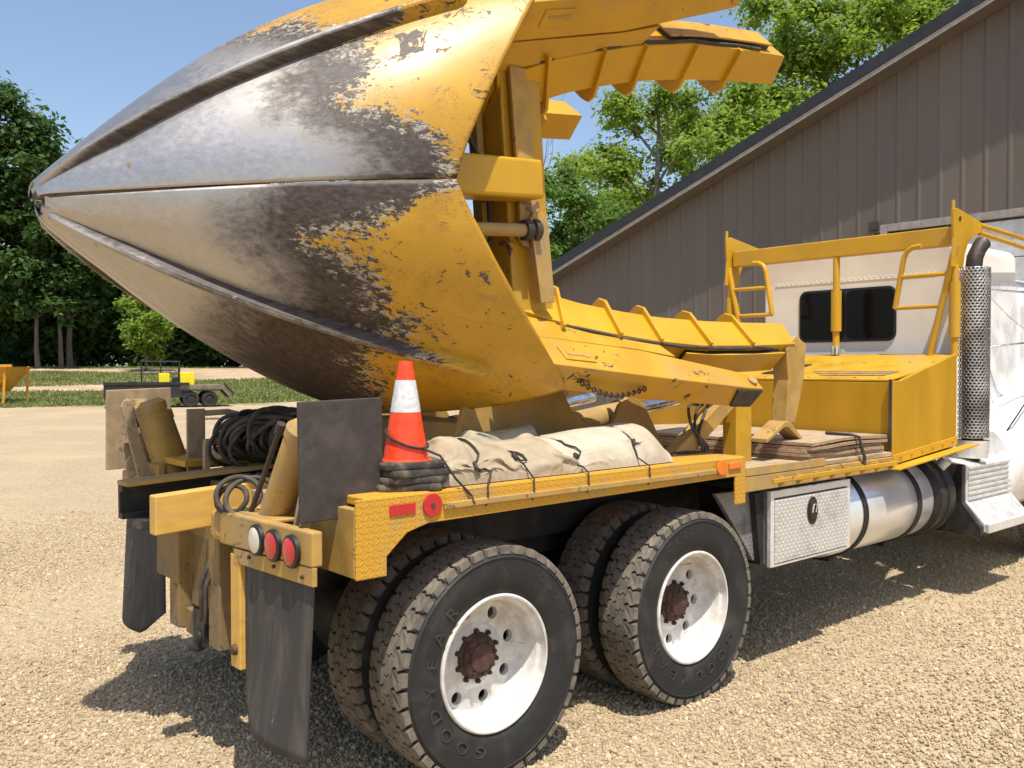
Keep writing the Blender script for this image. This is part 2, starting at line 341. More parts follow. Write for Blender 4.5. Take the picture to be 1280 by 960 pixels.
# ------------------------------------------------------------------ ground
def ground_material():
    m, nt, bs = _nt('gravel_and_field')
    g = nt.nodes.new('ShaderNodeNewGeometry'); P = g.outputs['Position']
    vo = nt.nodes.new('ShaderNodeTexVoronoi'); vo.inputs['Scale'].default_value = 48; vo.inputs['Randomness'].default_value = 1; L(nt, P, vo.inputs['Vector'])
    v2 = nt.nodes.new('ShaderNodeTexVoronoi'); v2.inputs['Scale'].default_value = 105; L(nt, P, v2.inputs['Vector'])
    sx = nt.nodes.new('ShaderNodeSeparateColor'); L(nt, vo.outputs['Color'], sx.inputs[0])
    sy = nt.nodes.new('ShaderNodeSeparateColor'); L(nt, v2.outputs['Color'], sy.inputs[0])
    c = mix(nt, sx.outputs[0], (.315, .236, .138), (.55, .433, .280))
    c = mix(nt, math_(nt, 'MULTIPLY', sy.outputs[1], .55), c, (.44, .335, .205))
    c = mix(nt, ramp(nt, sx.outputs[1], .88, .94), c, (.30, .235, .165))
    lf = noise(nt, P, .35, 5, .6, .5); mf = noise(nt, P, 2.2, 6, .65)
    c = mix(nt, math_(nt, 'MULTIPLY', ramp(nt, lf, .42, .66), .42), c, (.565, .453, .283))
    c = mix(nt, math_(nt, 'MULTIPLY', ramp(nt, mf, .55, .75), .35), c, (.39, .29, .175))
    # field beyond the yard: strips of grass and bare sandy soil
    sp = nt.nodes.new('ShaderNodeSeparateXYZ'); L(nt, P, sp.inputs[0])
    D = math_(nt, 'ADD', math_(nt, 'ADD', math_(nt, 'MULTIPLY', sp.outputs[0], .334), math_(nt, 'MULTIPLY', sp.outputs[1], .9426)), 3.57)
    wob = math_(nt, 'MULTIPLY', math_(nt, 'SUBTRACT', noise(nt, P, .11, 5, .7), .5), 12)
    Dw = math_(nt, 'ADD', D, wob)
    lat = math_(nt, 'SUBTRACT', math_(nt, 'MULTIPLY', sp.outputs[0], .9426), math_(nt, 'MULTIPLY', sp.outputs[1], .334))
    east = ramp(nt, lat, -4, 4)
    g1 = math_(nt, 'MULTIPLY', ramp(nt, Dw, 44.5, 46), ramp(nt, Dw, 56, 53.5))
    g1b = math_(nt, 'MULTIPLY', math_(nt, 'MULTIPLY', ramp(nt, Dw, 52, 54), ramp(nt, Dw, 67, 65)), east)
    g2 = math_(nt, 'MULTIPLY', math_(nt, 'MULTIPLY', ramp(nt, Dw, 60, 62), ramp(nt, Dw, 76, 73)), math_(nt, 'SUBTRACT', 1, east))
    g3 = ramp(nt, Dw, 80, 82)
    G = math_(nt, 'MAXIMUM', math_(nt, 'MAXIMUM', g1, g1b), math_(nt, 'MAXIMUM', g2, g3))
    sand = mix(nt, ramp(nt, noise(nt, P, .6, 6, .7), .35, .7), (.40, .285, .175), (.53, .40, .265))
    c = mix(nt, ramp(nt, Dw, 44, 47), c, sand)
    gc = mix(nt, ramp(nt, noise(nt, P, .5, 6, .7), .35, .68), (.17, .17, .055), (.30, .265, .125))
    c = mix(nt, math_(nt, 'MULTIPLY', G, ramp(nt, noise(nt, P, 1.3, 5, .7), .30, .48)), c, gc)
    L(nt, c, bs.inputs['Base Color']); bs.inputs['Roughness'].default_value = .92; bs.inputs['Specular IOR Level'].default_value = .25
    h = math_(nt, 'ADD', math_(nt, 'SUBTRACT', 1, vo.outputs['Distance']), math_(nt, 'MULTIPLY', v2.outputs['Distance'], -.5))
    bump(nt, bs, math_(nt, 'ADD', h, math_(nt, 'MULTIPLY', mf, 1.2)), .9, .016)
    return m
def make_ground():
    xs = sorted(set([-900, -500, -250, -120, -60, -30]+[round(-14+i*1.0, 2) for i in range(60)]+[50, 56, 64, 75, 90, 120, 200, 400, 900]))
    ys = sorted(set([-900, -400, -150, -60, -30, -15]+[round(-10+i*1.0, 2) for i in range(110)]+[110, 130, 170, 300, 600, 1200]))
    mb = MB(); nx = len(xs)
    vs = []
    for y in ys:
        for x in xs:
            z = height(x, y)
            if abs(x) < 60 and -30 < y < 60: z += .012*mnoise.noise(V((x*.35, y*.35, 2)))*(0 if (-2 < x < 9 and -.6 < y < 3.2) else 1)
            vs.append((x, y, z))
    fs = [(j*nx+i, j*nx+i+1, (j+1)*nx+i+1, (j+1)*nx+i) for j in range(len(ys)-1) for i in range(nx-1)]
    mb.add(vs, fs); o = mb.build('ground', ground_material(), loc=(0, 0, 0), smooth=60, recalc=False); o['kind'] = 'structure'
make_ground()

def make_gravel():
    """crushed stone lying loose on the yard: tens of thousands of instances on points"""
    rng = np.random.default_rng(3)
    # a fan of yard on both sides of the truck, thinning out with distance
    n = 400000
    x = rng.uniform(-2.6, 9, n); y = rng.uniform(-2.2, 9, n)
    d = (x+2.4575)*FLAT.x+(y+2.9118)*FLAT.y; lat = (x+2.4575)*RIGHT.x+(y+2.9118)*RIGHT.y
    keep = (d > 3.3) & (d < 11.0) & (np.abs(lat) < d*.62+.4)
    keep &= rng.random(n) < np.clip(1.25-(d-3.5)/9.0, .15, 1)
    pk = np.sin(x*.9+y*.5+1)+np.sin(x*.35-y*1.1+2.3)+.7*np.sin(x*2.1+y*1.7)+.5*np.sin(x*3.7-y*3.1+.5)     # packed lanes carry fewer loose stones
    keep &= rng.random(n) < np.clip(.72+.30*pk, .38, 1)
    x, y = x[keep], y[keep]; n = len(x)
    size = np.clip(rng.lognormal(math.log(.0076), .34, n), .0038, .019)
    z = size*rng.uniform(-.15, .30, n)+.002
    me = bpy.data.meshes.new('gravel'); me.vertices.add(n)
    me.vertices.foreach_set('co', np.stack([x, y, z], 1).ravel())
    for k, vals in (('size', size), ('tone', rng.random(n))):
        at = me.attributes.new(k, 'FLOAT', 'POINT'); at.data.foreach_set('value', vals.astype(np.float32))
    at = me.attributes.new('turn', 'FLOAT_VECTOR', 'POINT'); at.data.foreach_set('vector', rng.uniform(0, 6.28, n*3).astype(np.float32))
    at = me.attributes.new('shape', 'FLOAT_VECTOR', 'POINT')
    sh = np.stack([rng.uniform(.8, 1.45, n), rng.uniform(.65, 1.15, n), rng.uniform(.45, .85, n)], 1)*size[:, None]
    at.data.foreach_set('vector', sh.astype(np.float32).ravel())
    m, nt, bs = _nt('gravel_stone')
    at = nt.nodes.new('ShaderNodeAttribute'); at.attribute_type = 'INSTANCER'; at.attribute_name = 'tone'
    cr = nt.nodes.new('ShaderNodeValToRGB'); L(nt, at.outputs['Fac'], cr.inputs[0]); e = cr.color_ramp.elements
    e[0].position = 0; e[0].color = (.30, .225, .15, 1); e[1].position = 1; e[1].color = (.65, .53, .37, 1)
    for p_, c_ in ((.10, (.33, .247, .147, 1)), (.35, (.44, .340, .203, 1)), (.6, (.485, .378, .224, 1)), (.8, (.43, .348, .238, 1)), (.9, (.55, .447, .29, 1))):
        k = cr.color_ramp.elements.new(p_); k.color = c_
    n_ = noise(nt, pos(nt), 160, 3); L(nt, mix(nt, math_(nt, 'MULTIPLY', ramp(nt, n_, .4, .7), .3), cr.outputs[0], (.36, .29, .2)), bs.inputs['Base Color'])
    bs.inputs['Roughness'].default_value = .9; bs.inputs['Specular IOR Level'].default_value = .25
    o = link('gravel', me); tag(o, None, None, kind='stuff'); me.materials.append(m)
    ng = bpy.data.node_groups.new('scatter_stones', 'GeometryNodeTree')
    ng.interface.new_socket('Geometry', in_out='INPUT', socket_type='NodeSocketGeometry')
    ng.interface.new_socket('Geometry', in_out='OUTPUT', socket_type='NodeSocketGeometry')
    gn = ng.nodes; gi = gn.new('NodeGroupInput'); go = gn.new('NodeGroupOutput')
    ico = gn.new('GeometryNodeMeshIcoSphere'); ico.inputs['Radius'].default_value = 1; ico.inputs['Subdivisions'].default_value = 1
    sm = gn.new('GeometryNodeSetMaterial'); sm.inputs['Material'].default_value = m
    iop = gn.new('GeometryNodeInstanceOnPoints')
    def na(name, t):
        a = gn.new('GeometryNodeInputNamedAttribute'); a.data_type = t; a.inputs[0].default_value = name; return a.outputs[0]
    lk = ng.links.new
    lk(gi.outputs[0], iop.inputs['Points']); lk(ico.outputs[0], sm.inputs[0]); lk(sm.outputs[0], iop.inputs['Instance'])
    lk(na('turn', 'FLOAT_VECTOR'), iop.inputs['Rotation']); lk(na('shape', 'FLOAT_VECTOR'), iop.inputs['Scale'])
    lk(iop.outputs[0], go.inputs[0])
    md = o.modifiers.new('scatter', 'NODES'); md.node_group = ng
make_gravel()
# ------------------------------------------------------------------ the tree spade
TIP = V((-1.575, 1.2, 2.477)); AP = .082
AX = V((math.cos(AP), 0, math.sin(AP))); NR = V((0, -1, 0)); UP = V((-math.sin(AP), 0, math.cos(AP)))
def W(s, rho, t, ph):
    rd = NR*math.cos(ph)+UP*math.sin(ph); tg = -NR*math.sin(ph)+UP*math.cos(ph); return TIP+AX*s+rd*rho+tg*t
def S3(s, p, q): return TIP+AX*s+NR*p+UP*q
def rho_seam(s): return .917*s-.086*s*s-.051*s**3
def rho_rib(s):
    if s < 1.5: return 1.176*s-.425*s*s+.095*s**3
    return 1.1284+.48*(s-1.5)
RIBH = .055
def rho_mid(s): return rho_rib(s)-RIBH*min(1, s/.35)
spade = thing('tree_spade', (.6, 1.2, 1.25), 'huge yellow tree spade with worn steel blades closed into a cone, lying on the truck', 'tree spade')
PHIS = {'near_up': PI/4, 'near_low': -PI/4, 'far_up': 3*PI/4, 'far_low': -3*PI/4}
SE = [2.125, 2.03, 1.938, 1.853, 1.775, 1.71, 1.65, 1.60, 1.555, 1.52, 1.495]
def s_end(v): return float(np.interp(abs(v), [k/10 for k in range(11)], SE))
WEAR = {  # v: (end of bare steel, width of the dark band); v=-1..1 across the blade
 'near_up': [(-1, 1.20, .32), (-.75, 1.12, .28), (-.5, .96, .24), (-.2, .88, .30), (0, 1.0, .22), (.3, .90, .16), (1, .93, .16)],
 'near_low': [(-1, .80, .72), (-.5, .74, .66), (-.12, .78, .60), (.12, .95, .42), (.35, .84, .32), (.6, .76, .24), (.85, .78, .54), (1, .84, .70)]}
def wear_at(kind, v):
    T = WEAR[kind]; vs_ = [t[0] for t in T]
    return float(np.interp(v, vs_, [t[1] for t in T])), float(np.interp(v, vs_, [t[2] for t in T]))
RAIL_IN = [(1.98, .585), (2.2, .72), (2.355, .815), (2.48, .885), (2.75, .971), (3.02, 1.041), (3.4, 1.101), (3.75, 1.14), (4.15, 1.176)]
RAIL_OUT = [(1.98, .88), (2.2, .99), (2.346, 1.063), (2.62, 1.153), (2.873, 1.225), (3.23, 1.297), (3.7, 1.34), (4.1, 1.362)]
def rin(s): return float(np.interp(s, [a for a, b in RAIL_IN], [b for a, b in RAIL_IN]))
def rout(s): return float(np.interp(s, [a for a, b in RAIL_OUT], [b for a, b in RAIL_OUT]))

def make_blade(kind, ph):
    s0 = .060 if kind.endswith('up') else .085
    wk = kind if kind in WEAR else ('near_up' if 'up' in kind else 'near_low')
    NI, NJ = 72, 61
    vs_, wear_shade, band = [], [], []
    for i in range(NI):
        for j in range(NJ):
            v = -1+2*j/(NJ-1); s = s_end(v)*(i/(NI-1))**.85
            s = max(s, s0)
            R = rho_seam(s)+(rho_mid(s)-rho_seam(s))*(1-abs(v)**1.7)
            R += .004*mnoise.noise(V((s*3, v*3, ph)))
            a = ph+v*(PI/4-.004-.010/max(.10, s)*max(0, 1-s/.9))
            vs_.append(W(s, R, 0, 0)-W(s, R, 0, 0)+TIP+AX*s+(NR*math.cos(a)+UP*math.sin(a))*R)
            vv = v if kind.startswith('near') else -v
            b, w = wear_at(wk, vv); wear_shade.append(s-b); band.append(w)
    fs = [(i*NJ+j, (i+1)*NJ+j, (i+1)*NJ+j+1, i*NJ+j+1) for i in range(NI-1) for j in range(NJ-1)]
    mb = MB(); mb.add(vs_, fs)
    bl = mb.build('blade', blade_m, spade, loc=TIP, smooth=40, attrs={'wear_shade': wear_shade, 'band': band})
    so = bl.modifiers.new('thick', 'SOLIDIFY'); so.thickness = .024; so.offset = 0
    # stiffening rib along the middle of the blade
    mb = MB(); rings = []; wr, bd = [], []
    ss = [s0-.012+(1.74-s0+.012)*k/60 for k in range(61)]
    for k, s in enumerate(ss):
        q_ = max(s, .03); top = rho_rib(q_)+.028*min(1, q_/.2)+.022*max(0, 1-s/.25); base = max(.004, rho_mid(q_)-.02)
        e = min(1, (1.74-s)/.06+.12); top = base+.025+(top-base-.025)*math.sqrt(min(1, e)); wd = .034*min(1, max(0, s)/.1+.35)
        tw = .011+.006*min(1, max(0, s))
        if k == 0: top = base+.02; tw = .007
        rings.append([W(s, base, -wd, ph), W(s, top-.008, -tw, ph), W(s, top, -tw*.5, ph), W(s, top, tw*.5, ph), W(s, top-.008, tw, ph), W(s, base, wd, ph)])
        tw_ = float(np.interp(s, [0, .12, .3, 1.3, 1.55], [-.4, -.3, -.06, -.02, .35])); wr += [.30, tw_+.12, tw_, tw_, tw_+.12, .30]; bd += [max(.06, 1.75-s), .35, .22, .22, .35, max(.06, 1.75-s)]  # rib flanks pushed to the dark scale colour: their underside shadow is painted in
    mb.loft(rings); mb.build('rib', blade_m, bl, smooth=30, attrs={'wear_shade': wr, 'band': bd})
    # tapering tail that slides along the guide rail
    mb = MB(); rings = []
    ts = 1 if ph < 0 else -1
    for s, o_, i_, h in ((1.90, 1.235, 1.06, .112), (2.033, 1.315, 1.112, .112), (2.68, 1.487, 1.276, .11), (3.32, 1.639, 1.505, .10), (3.44, 1.650, 1.545, .09)):
        rings.append([W(s, i_, -.055*ts, ph), W(s, o_, -.055*ts, ph), W(s, o_, h*ts, ph), W(s, i_, h*ts, ph)])
    mb.loft(rings); tail = mb.build('blade_tail', yellow, spade, bevel=.008)
    mb = MB(); mb.cyl(W(3.38, 1.59, -.07*ts, ph), W(3.38, 1.59, .112*ts, ph), .030); mb.build('pin', yellow_dusty, tail, bevel=.004)
    for sg in (ts,):
        mb = MB(); q = .112*sg
        mb.prism([W(2.12, 1.20, q, ph), W(2.30, 1.245, q, ph), W(2.30, 1.335, q, ph), W(2.12, 1.292, q, ph)], (W(0, 0, .006*sg, ph)-W(0, 0, 0, ph)))
        mb.build('latch_plate', yellow, tail, bevel=.002)
        mb = MB(); q = .119*sg
        mb.prism([W(2.15, 1.252, q, ph), W(2.25, 1.276, q, ph), W(2.26, 1.268, q, ph), W(2.28, 1.275, q, ph), W(2.285, 1.295, q, ph), W(2.26, 1.302, q, ph), W(2.25, 1.290, q, ph), W(2.15, 1.266, q, ph)], (W(0, 0, .002*sg, ph)-W(0, 0, 0, ph)))
        mb.build('keyhole', yellow_dusty, tail)
    # black plate standing in for the shade in the notch at the tail's end
    mb = MB(); mb.prism([W(3.22, 1.620, .085*ts, ph), W(3.42, 1.652, .085*ts, ph), W(3.42, 1.652, -.045*ts, ph), W(3.26, 1.627, -.045*ts, ph)], W(0, .010, 0, ph)-W(0, 0, 0, ph))
    mb.build('notch_shade', black_steel, tail)
    # web plate filling the gap between tail and rail
    mb = MB(); mb.prism([W(s, r_, .02*ts, ph) for s, r_ in ((1.92, .90), (2.2, 1.0), (2.62, 1.16), (2.87, 1.232), (2.93, 1.345), (2.68, 1.262), (2.03, 1.10), (1.92, 1.07))], W(0, 0, .080*ts, ph)-W(0, 0, 0, ph)); mb.build('web_plate', yellow, tail, bevel=.004)
    # curved guide rail with stiffening fins
    mb = MB(); rings = []; h = .11
    for k in range(25):
        s = 1.98+(4.13-1.98)*k/24; d = .028*(k/24)
        rings.append([W(s+d, rin(s), -h, ph), W(s-d, rout(s), -h, ph), W(s-d, rout(s), h, ph), W(s+d, rin(s), h, ph)])
    mb.loft(rings); rail = mb.build('guide_rail', yellow_clean, spade, bevel=.007)
    for s in (2.13, 2.38, 2.67, 2.93, 3.29, 3.66):
        a, b = rin(s), rout(s); sl = (rin(s+.1)-rin(s-.1))/.2
        def pt(r, t): return W(s-(r-a)*sl*.9, r, t, ph)
        poly = [pt(b+.004, -.138), pt(a-.03, -.138), pt(a-.085, -.105), pt(a-.098, -.05), pt(a-.098, .05), pt(a-.085, .105), pt(a-.03, .138), pt(b+.004, .138)]
        mb = MB(); mb.prism(poly, AX*.022); mb.build('fin', yellow_clean, rail, bevel=.004)
    mb = MB(); rings = []
    for k in range(13):
        s = 3.1+(3.95-3.1)*k/12; o_ = rout(s)+.002
        rings.append([W(s, o_, -.07, ph), W(s, o_+.030, -.07, ph), W(s, o_+.030, .07, ph), W(s, o_, .07, ph)])
    mb.loft(rings); mb.build('wear_strip', black_steel, rail)
    mb = MB(); mb.loft([[W(s, rout(s)+.033, -.075, ph), W(s, rout(s)+.043, -.075, ph), W(s, rout(s)+.043, .075, ph), W(s, rout(s)+.033, .075, ph)] for s in (3.08, 3.3, 3.55, 3.8, 3.97)]); mb.build('strip_cap', yellow, rail)
    mb = MB(); mb.tube([W(2.25+.2*q, rout(2.25+.2*q)+.012, .095*ts+(.01 if q % 2 else 0), ph) for q in range(9)], .010, 7); mb.build('hydraulic_hose', hose_m, rail, smooth=60)
for k_, p_ in PHIS.items(): make_blade(k_, p_)

# ring frame: one box member between each pair of rails, with lug plates, stub boxes and cylinder rods
def make_ring(ang):
    def F(s, p, q):      # local: p outward, q along the member
        return TIP+AX*s+(NR*math.cos(ang)+UP*math.sin(ang))*p+(-NR*math.sin(ang)+UP*math.cos(ang))*q
    mb = MB(); rings = []
    for q, p0, p1 in ((-.66, .46, .74), (-.45, .45, .73), (.45, .45, .73), (.66, .46, .74)):
        rings.append([F(2.03, p0, q), F(2.30, p0, q), F(2.30, p1, q), F(2.03, p1, q)])
    mb.loft(rings); ring = mb.build('frame_member', yellow, spade, bevel=.01)
    mb = MB()      # long lug plate
    poly = [F(2.06, .755, .62), F(2.16, .755, .62), F(2.21, .755, -.12)]+[F(2.13+.08*math.cos(t), .755, -.19+.08*math.sin(t)) for t in (-.3, -.9, -1.57, -2.2, -2.8)]+[F(2.07, .755, -.1)]
    mb.prism(poly, F(0, .022, 0)-F(0, 0, 0)); mb.build('lug_plate', yellow_dusty, ring, bevel=.003)
    mb = MB()
    poly = [F(2.16+.06*math.cos(t), .795, -.15+.06*math.sin(t)) for t in (2.9, 2.2, 1.5, .8, .2)]+[F(2.235, .795, -.55), F(2.14, .795, -.55)]
    mb.prism(poly, F(0, .022, 0)-F(0, 0, 0)); mb.build('lug_plate', yellow_dusty, ring, bevel=.003)
    mb = MB(); mb.beam(F(1.42, .81, .055), F(2.135, .81, .055), .17, .19, up=F(0, 0, 1)-F(0, 0, 0)); mb.build('stub_box', yellow_clean, ring, bevel=.018, seg=3)
    mb = MB(); mb.cyl(F(1.60, .80, -.185), F(2.07, .80, -.185), .033); rod = mb.build('cylinder_rod', yellow_dusty, ring, smooth=40)
    mb = MB(); mb.cyl(F(2.06, .80, -.185), F(2.10, .80, -.185), .052); mb.cyl(F(2.115, .80, -.185), F(2.15, .80, -.185), .058); mb.build('rod_nut', brown_steel, ring, smooth=40, bevel=.003)
    mb = MB(); mb.tube([F(1.75, .77, .30), F(1.9, .70, .15), F(1.97, .66, -.05), F(1.93, .70, -.22), F(1.85, .72, -.34)], .014, 8); mb.build('hydraulic_hose', hose_m, ring, smooth=60)
    for q in (-.40, .40):    # gussets into the rails
        sg = 1 if q > 0 else -1
        mb = MB(); mb.prism([F(2.30, .60, q+.22*sg), F(2.30, .60, q), F(2.52, .60, q+.22*sg)], F(0, .025, 0)-F(0, 0, 0)); mb.build('gusset', yellow, ring, bevel=.003)
    mb = MB(); mb.beam(F(1.99, .57, -.5), F(1.99, .57, .5), .04, .06, up=F(0, 1, 0)-F(0, 0, 0)); mb.build('back_bar', yellow_dusty, ring, bevel=.004)
for a_ in (0, PI/2, PI, -PI/2): make_ring(a_)
# pedestal plates carrying the spade over the truck frame, tilt cylinders
for y in (.60, 1.80):
    mb = MB(); mb.prism([(.18, y, 1.22), (1.22, y, 1.22), (1.12, y, 1.42), (.92, y, 1.72), (.62, y, 2.06), (.36, y, 2.02), (.30, y, 1.66)], (0, .035, 0))
    pl = mb.build('pedestal_plate', yellow_dusty, spade, bevel=.004)
    mb = MB(); mb.cyl((.50, y-.04, 1.86), (.50, y+.075, 1.86), .06); mb.build('pivot_pin', brown_steel, pl, smooth=40)
mb = MB(); mb.box(.28, .55, .66, 1.77, 1.32, 1.50); mb.build('cross_tube', yellow_dusty, spade, bevel=.012)
for y in (.82, 1.58):
    mb = MB(); mb.cyl((.95, y, 1.40), (1.72, y, 1.50), .078); cy = mb.build('tilt_cylinder', yellow_dusty, spade, smooth=40)
    mb = MB(); mb.cyl((1.725, y, 1.50), (2.22, y, 1.565), .036); mb.build('rod', chrome, cy, smooth=40)
    mb = MB(); mb.cyl((1.66, y, 1.493), (1.735, y, 1.502), .088); mb.build('gland', yellow_dusty, cy, smooth=40)
    mb = MB(); mb.prism([(1.30, y-.16, 1.22), (1.95, y-.16, 1.22), (1.72, y-.16, 1.55), (1.60, y-.16, 1.62), (1.50, y-.16, 1.56)], (0, .03, 0)); mb.build('cylinder_bracket', yellow_dusty, spade, bevel=.004)
# cradle posts under the blade tails
for y, sg in ((.30, 1), (2.10, -1)):
    mb = MB(); mb.box(2.08, 2.24, y-.05, y+.05, 1.20, 1.66); post = mb.build('cradle_post', yellow, spade, bevel=.006)
    mb = MB(); mb.beam((1.50, y, 1.24), (2.04, y, 1.58), .09, .10); mb.build('brace', yellow_dusty, post, bevel=.006)
    mb = MB(); mb.prism([(2.49, y-.13*sg, 1.43), (2.60, y-.13*sg, 1.43), (2.70, y-.13*sg, 1.72), (2.72, y-.13*sg, 1.93), (2.60, y-.13*sg, 1.98), (2.49, y-.13*sg, 1.90), (2.52, y-.13*sg, 1.70)], (0, .11*sg, 0))
    hg = mb.build('cradle_hanger', yellow_dusty, spade, bevel=.006)
    mb = MB(); y0 = y-.14*sg
    mb.prism([(2.27, y0, 1.345), (2.47, y0, 1.445), (2.52, y0, 1.445), (2.68, y0, 1.325), (2.68, y0, 1.30), (2.50, y0, 1.408), (2.46, y0, 1.408), (2.27, y0, 1.32)], (0, .12*sg, 0)); mb.build('hanger_foot', yellow_dusty, hg, bevel=.004)
    for k in range(3):
        mb = MB(); q0 = [V((1.92-.05*k, y+.04, 1.56)), V((1.80-.07*k, y-.02, 1.50+.03*k)), V((1.70-.03*k, y-.06, 1.40+.02*k)), V((1.72+.03*k, y-.07, 1.30)), V((1.62-.05*k, y-.04, 1.26+.02*k)), V((1.45-.08*k, y+.03, 1.24))]
        pts = []
        for i in range(5):
            for t in (0, .25, .5, .75):
                a_, b_, c_, d_ = q0[max(0, i-1)], q0[i], q0[i+1], q0[min(5, i+2)]
                pts.append(.5*((2*b_)+(c_-a_)*t+(2*a_-5*b_+4*c_-d_)*t*t+(3*b_-a_-3*c_+d_)*t**3))
        mb.tube(pts, .009, 7); mb.build('hose', hose_m, post, smooth=60)
# chain across the latch and the fallen link below the blade
mb = MB()
for k in range(24):
    t = k/23; c = V(W(2.20+.40*t, 1.375+.105*t, .03, -PI/4))-V((0, 0, .05*math.sin(PI*t)))
    mb.tube(arcpts(c, .0125, 0, 2*PI, 7, AX, UP if k % 2 else NR)[:-1], .0045, 5, closed=True)
mb.build('chain', rust, spade, smooth=60)
# ------------------------------------------------------------------ the truck
truck = thing('truck', (2.5, 1.2, 0), 'white conventional-cab truck with yellow flat deck, headache rack and tandem dual wheels on the gravel', 'truck')
CY = 1.2
def mir(y): return 2*CY-y
# --- chassis
for y in (.80, 1.60):
    mb = MB(); mb.box(-.78, 8.0, y-.045, y+.045, .74, 1.06); mb.build('frame_rail', chassis, truck, bevel=.006)
mb = MB(); mb.box(-.80, -.74, .55, 1.85, .70, 1.10); rc = mb.build('rear_crossmember', tail_dirt_shade, truck, bevel=.006)
for xa in (0.0, 1.37):
    mb = MB(); mb.lathe([(.05, -.62), (.07, -.5), (.09, -.30), (.20, -.12), (.24, 0), (.20, .12), (.09, .30), (.07, .5), (.05, .62)], (xa, CY, .505), (0, 1, 0), 20)
    mb.build('axle', chassis, truck, smooth=40)
    MB().box(xa-.35, xa+.35, .62, .655, .62, .70).build('leaf_spring', chassis, truck, bevel=.004); MB().box(xa-.35, xa+.35, 1.745, 1.78, .62, .70).build('leaf_spring', chassis, truck, bevel=.004)
mb = MB(); mb.box(-.52, 1.76, .66, .72, .86, 1.19); mb.build('under_deck_shade', chassis, truck)  # black sheets added inside the wheels to darken the space under the deck
mb = MB(); mb.box(-.52, 1.76, 1.68, 1.74, .86, 1.19); mb.build('under_deck_shade', chassis, truck)

# --- wheels
def tyre_mesh():
    mb = MB(); w = .236
    prof = [(.283, .045), (.300, .020), (.335, .004), (.375, -.003), (.415, -.006), (.447, -.003), (.470, .003), (.482, .009), (.4845, .013), (.4875, .020), (.487, .05), (.487, w-.05), (.4875, w-.020), (.482, w-.009), (.447, w+.003), (.40, w+.005), (.34, w-.004), (.300, w-.02), (.283, w-.045)]
    # two moulded rings in the sidewall
    prof[6:6] = [(.455, -.004), (.457, -.0065), (.460, -.0065), (.462, -.002)]
    mb.lathe(prof, (0, 0, 0), (0, 1, 0), 96); return mb
def tread_mesh():
    """four rows of chevron-ended blocks wrapped round the tyre"""
    mb = MB(); n = 40; R0, R1 = .480, .5115; pit = 2*PI/n
    def P(u, y, r):
        t = u*pit; return (r*math.cos(t), y, r*math.sin(t))
    rows = [(.007, .062, 0, 1), (.065, .116, .5, -1), (.120, .171, 0, 1), (.174, .229, .5, -1)]
    for y0, y1, off, sg in rows:
        outer = y0 < .02 or y1 > .22
        for k in range(n):
            b = k+off; g = .085 if outer else .055; m_ = (y0+y1)/2
            dz = .24*sg
            lo = [(b+g, y0), (b+g+dz*.55, m_-.008), (b+g-dz*.25, m_+.006), (b+g+dz*.15, y1)]
            hi = [(b+1-g+dz*.15, y1), (b+1-g-dz*.25, m_+.006), (b+1-g+dz*.55, m_-.008), (b+1-g, y0)]
            poly = lo+hi
            def rr(y): return R1-(.006 if (y < .012 or y > .22) else 0)
            bot = [P(u, y, R0) for u, y in poly]; top = [P(u, y, rr(y)) for u, y in poly]
            c = len(poly)
            mb.add(bot+top, [tuple(range(c, 2*c))]+[(i, (i+1) % c, c+(i+1) % c, c+i) for i in range(c)])
    # side bites of the shoulder blocks showing on the sidewall edge
    for k in range(n):
        for ya, yb in ((-.0005, .0095), (.2265, .2365)):
            u0, u1 = k+.12, k+.86
            if ya > .1: u0 += .5; u1 += .5
            bot = [P(u0, ya, .474), P(u1, ya, .474), P(u1, yb, .474), P(u0, yb, .474)]; top = [P(u0+.05, ya+.002*(ya < .1), .503), P(u1-.05, ya+.002*(ya < .1), .503), P(u1-.05, yb, .503), P(u0+.05, yb, .503)]
            mb.hexa(bot+top)
    return mb
def sector_disc(mb, r0, r1, y, yb, nh, hr, hc, ph=0):
    """disc with nh round holes (a real opening with a rim wall)"""
    for k in range(nh):
        a0 = ph+2*PI*k/nh; da = 2*PI/nh; M = 24; inner, outer, back = [], [], []
        cx, cz = hc*math.cos(a0), hc*math.sin(a0)
        for i in range(M):
            t = a0+2*PI*i/M
            inner.append((cx+hr*math.cos(t), y, cz+hr*math.sin(t))); back.append((cx+hr*.96*math.cos(t), yb, cz+hr*.96*math.sin(t)))
        # the sector's four edges, corners included, walked in step with the hole
        inner, back = [], []
        q_ = M//4; hx0, hx1, ht = r1-hc, hc-r0, da/2
        walk = [(hx0, -ht+2*ht*i/q_) for i in range(q_)]+[(hx0-(hx0+hx1)*i/q_, ht) for i in range(q_)]+[(-hx1, ht-2*ht*i/q_) for i in range(q_)]+[(-hx1+(hx0+hx1)*i/q_, -ht) for i in range(q_)]
        for dr, dt in walk:
            rr_, tt = hc+dr, a0+dt; o_ = (rr_*math.cos(tt), rr_*math.sin(tt)); outer.append((o_[0], y, o_[1]))
            t = math.atan2(o_[1]-cz, o_[0]-cx)
            inner.append((cx+hr*math.cos(t), y, cz+hr*math.sin(t))); back.append((cx+hr*.96*math.cos(t), yb, cz+hr*.96*math.sin(t)))
        fs = []
        for i in range(M):
            j = (i+1) % M; fs += [(i, j, M+j, M+i), (j, i, 2*M+i, 2*M+j)]
        mb.add(inner+outer+back, fs)
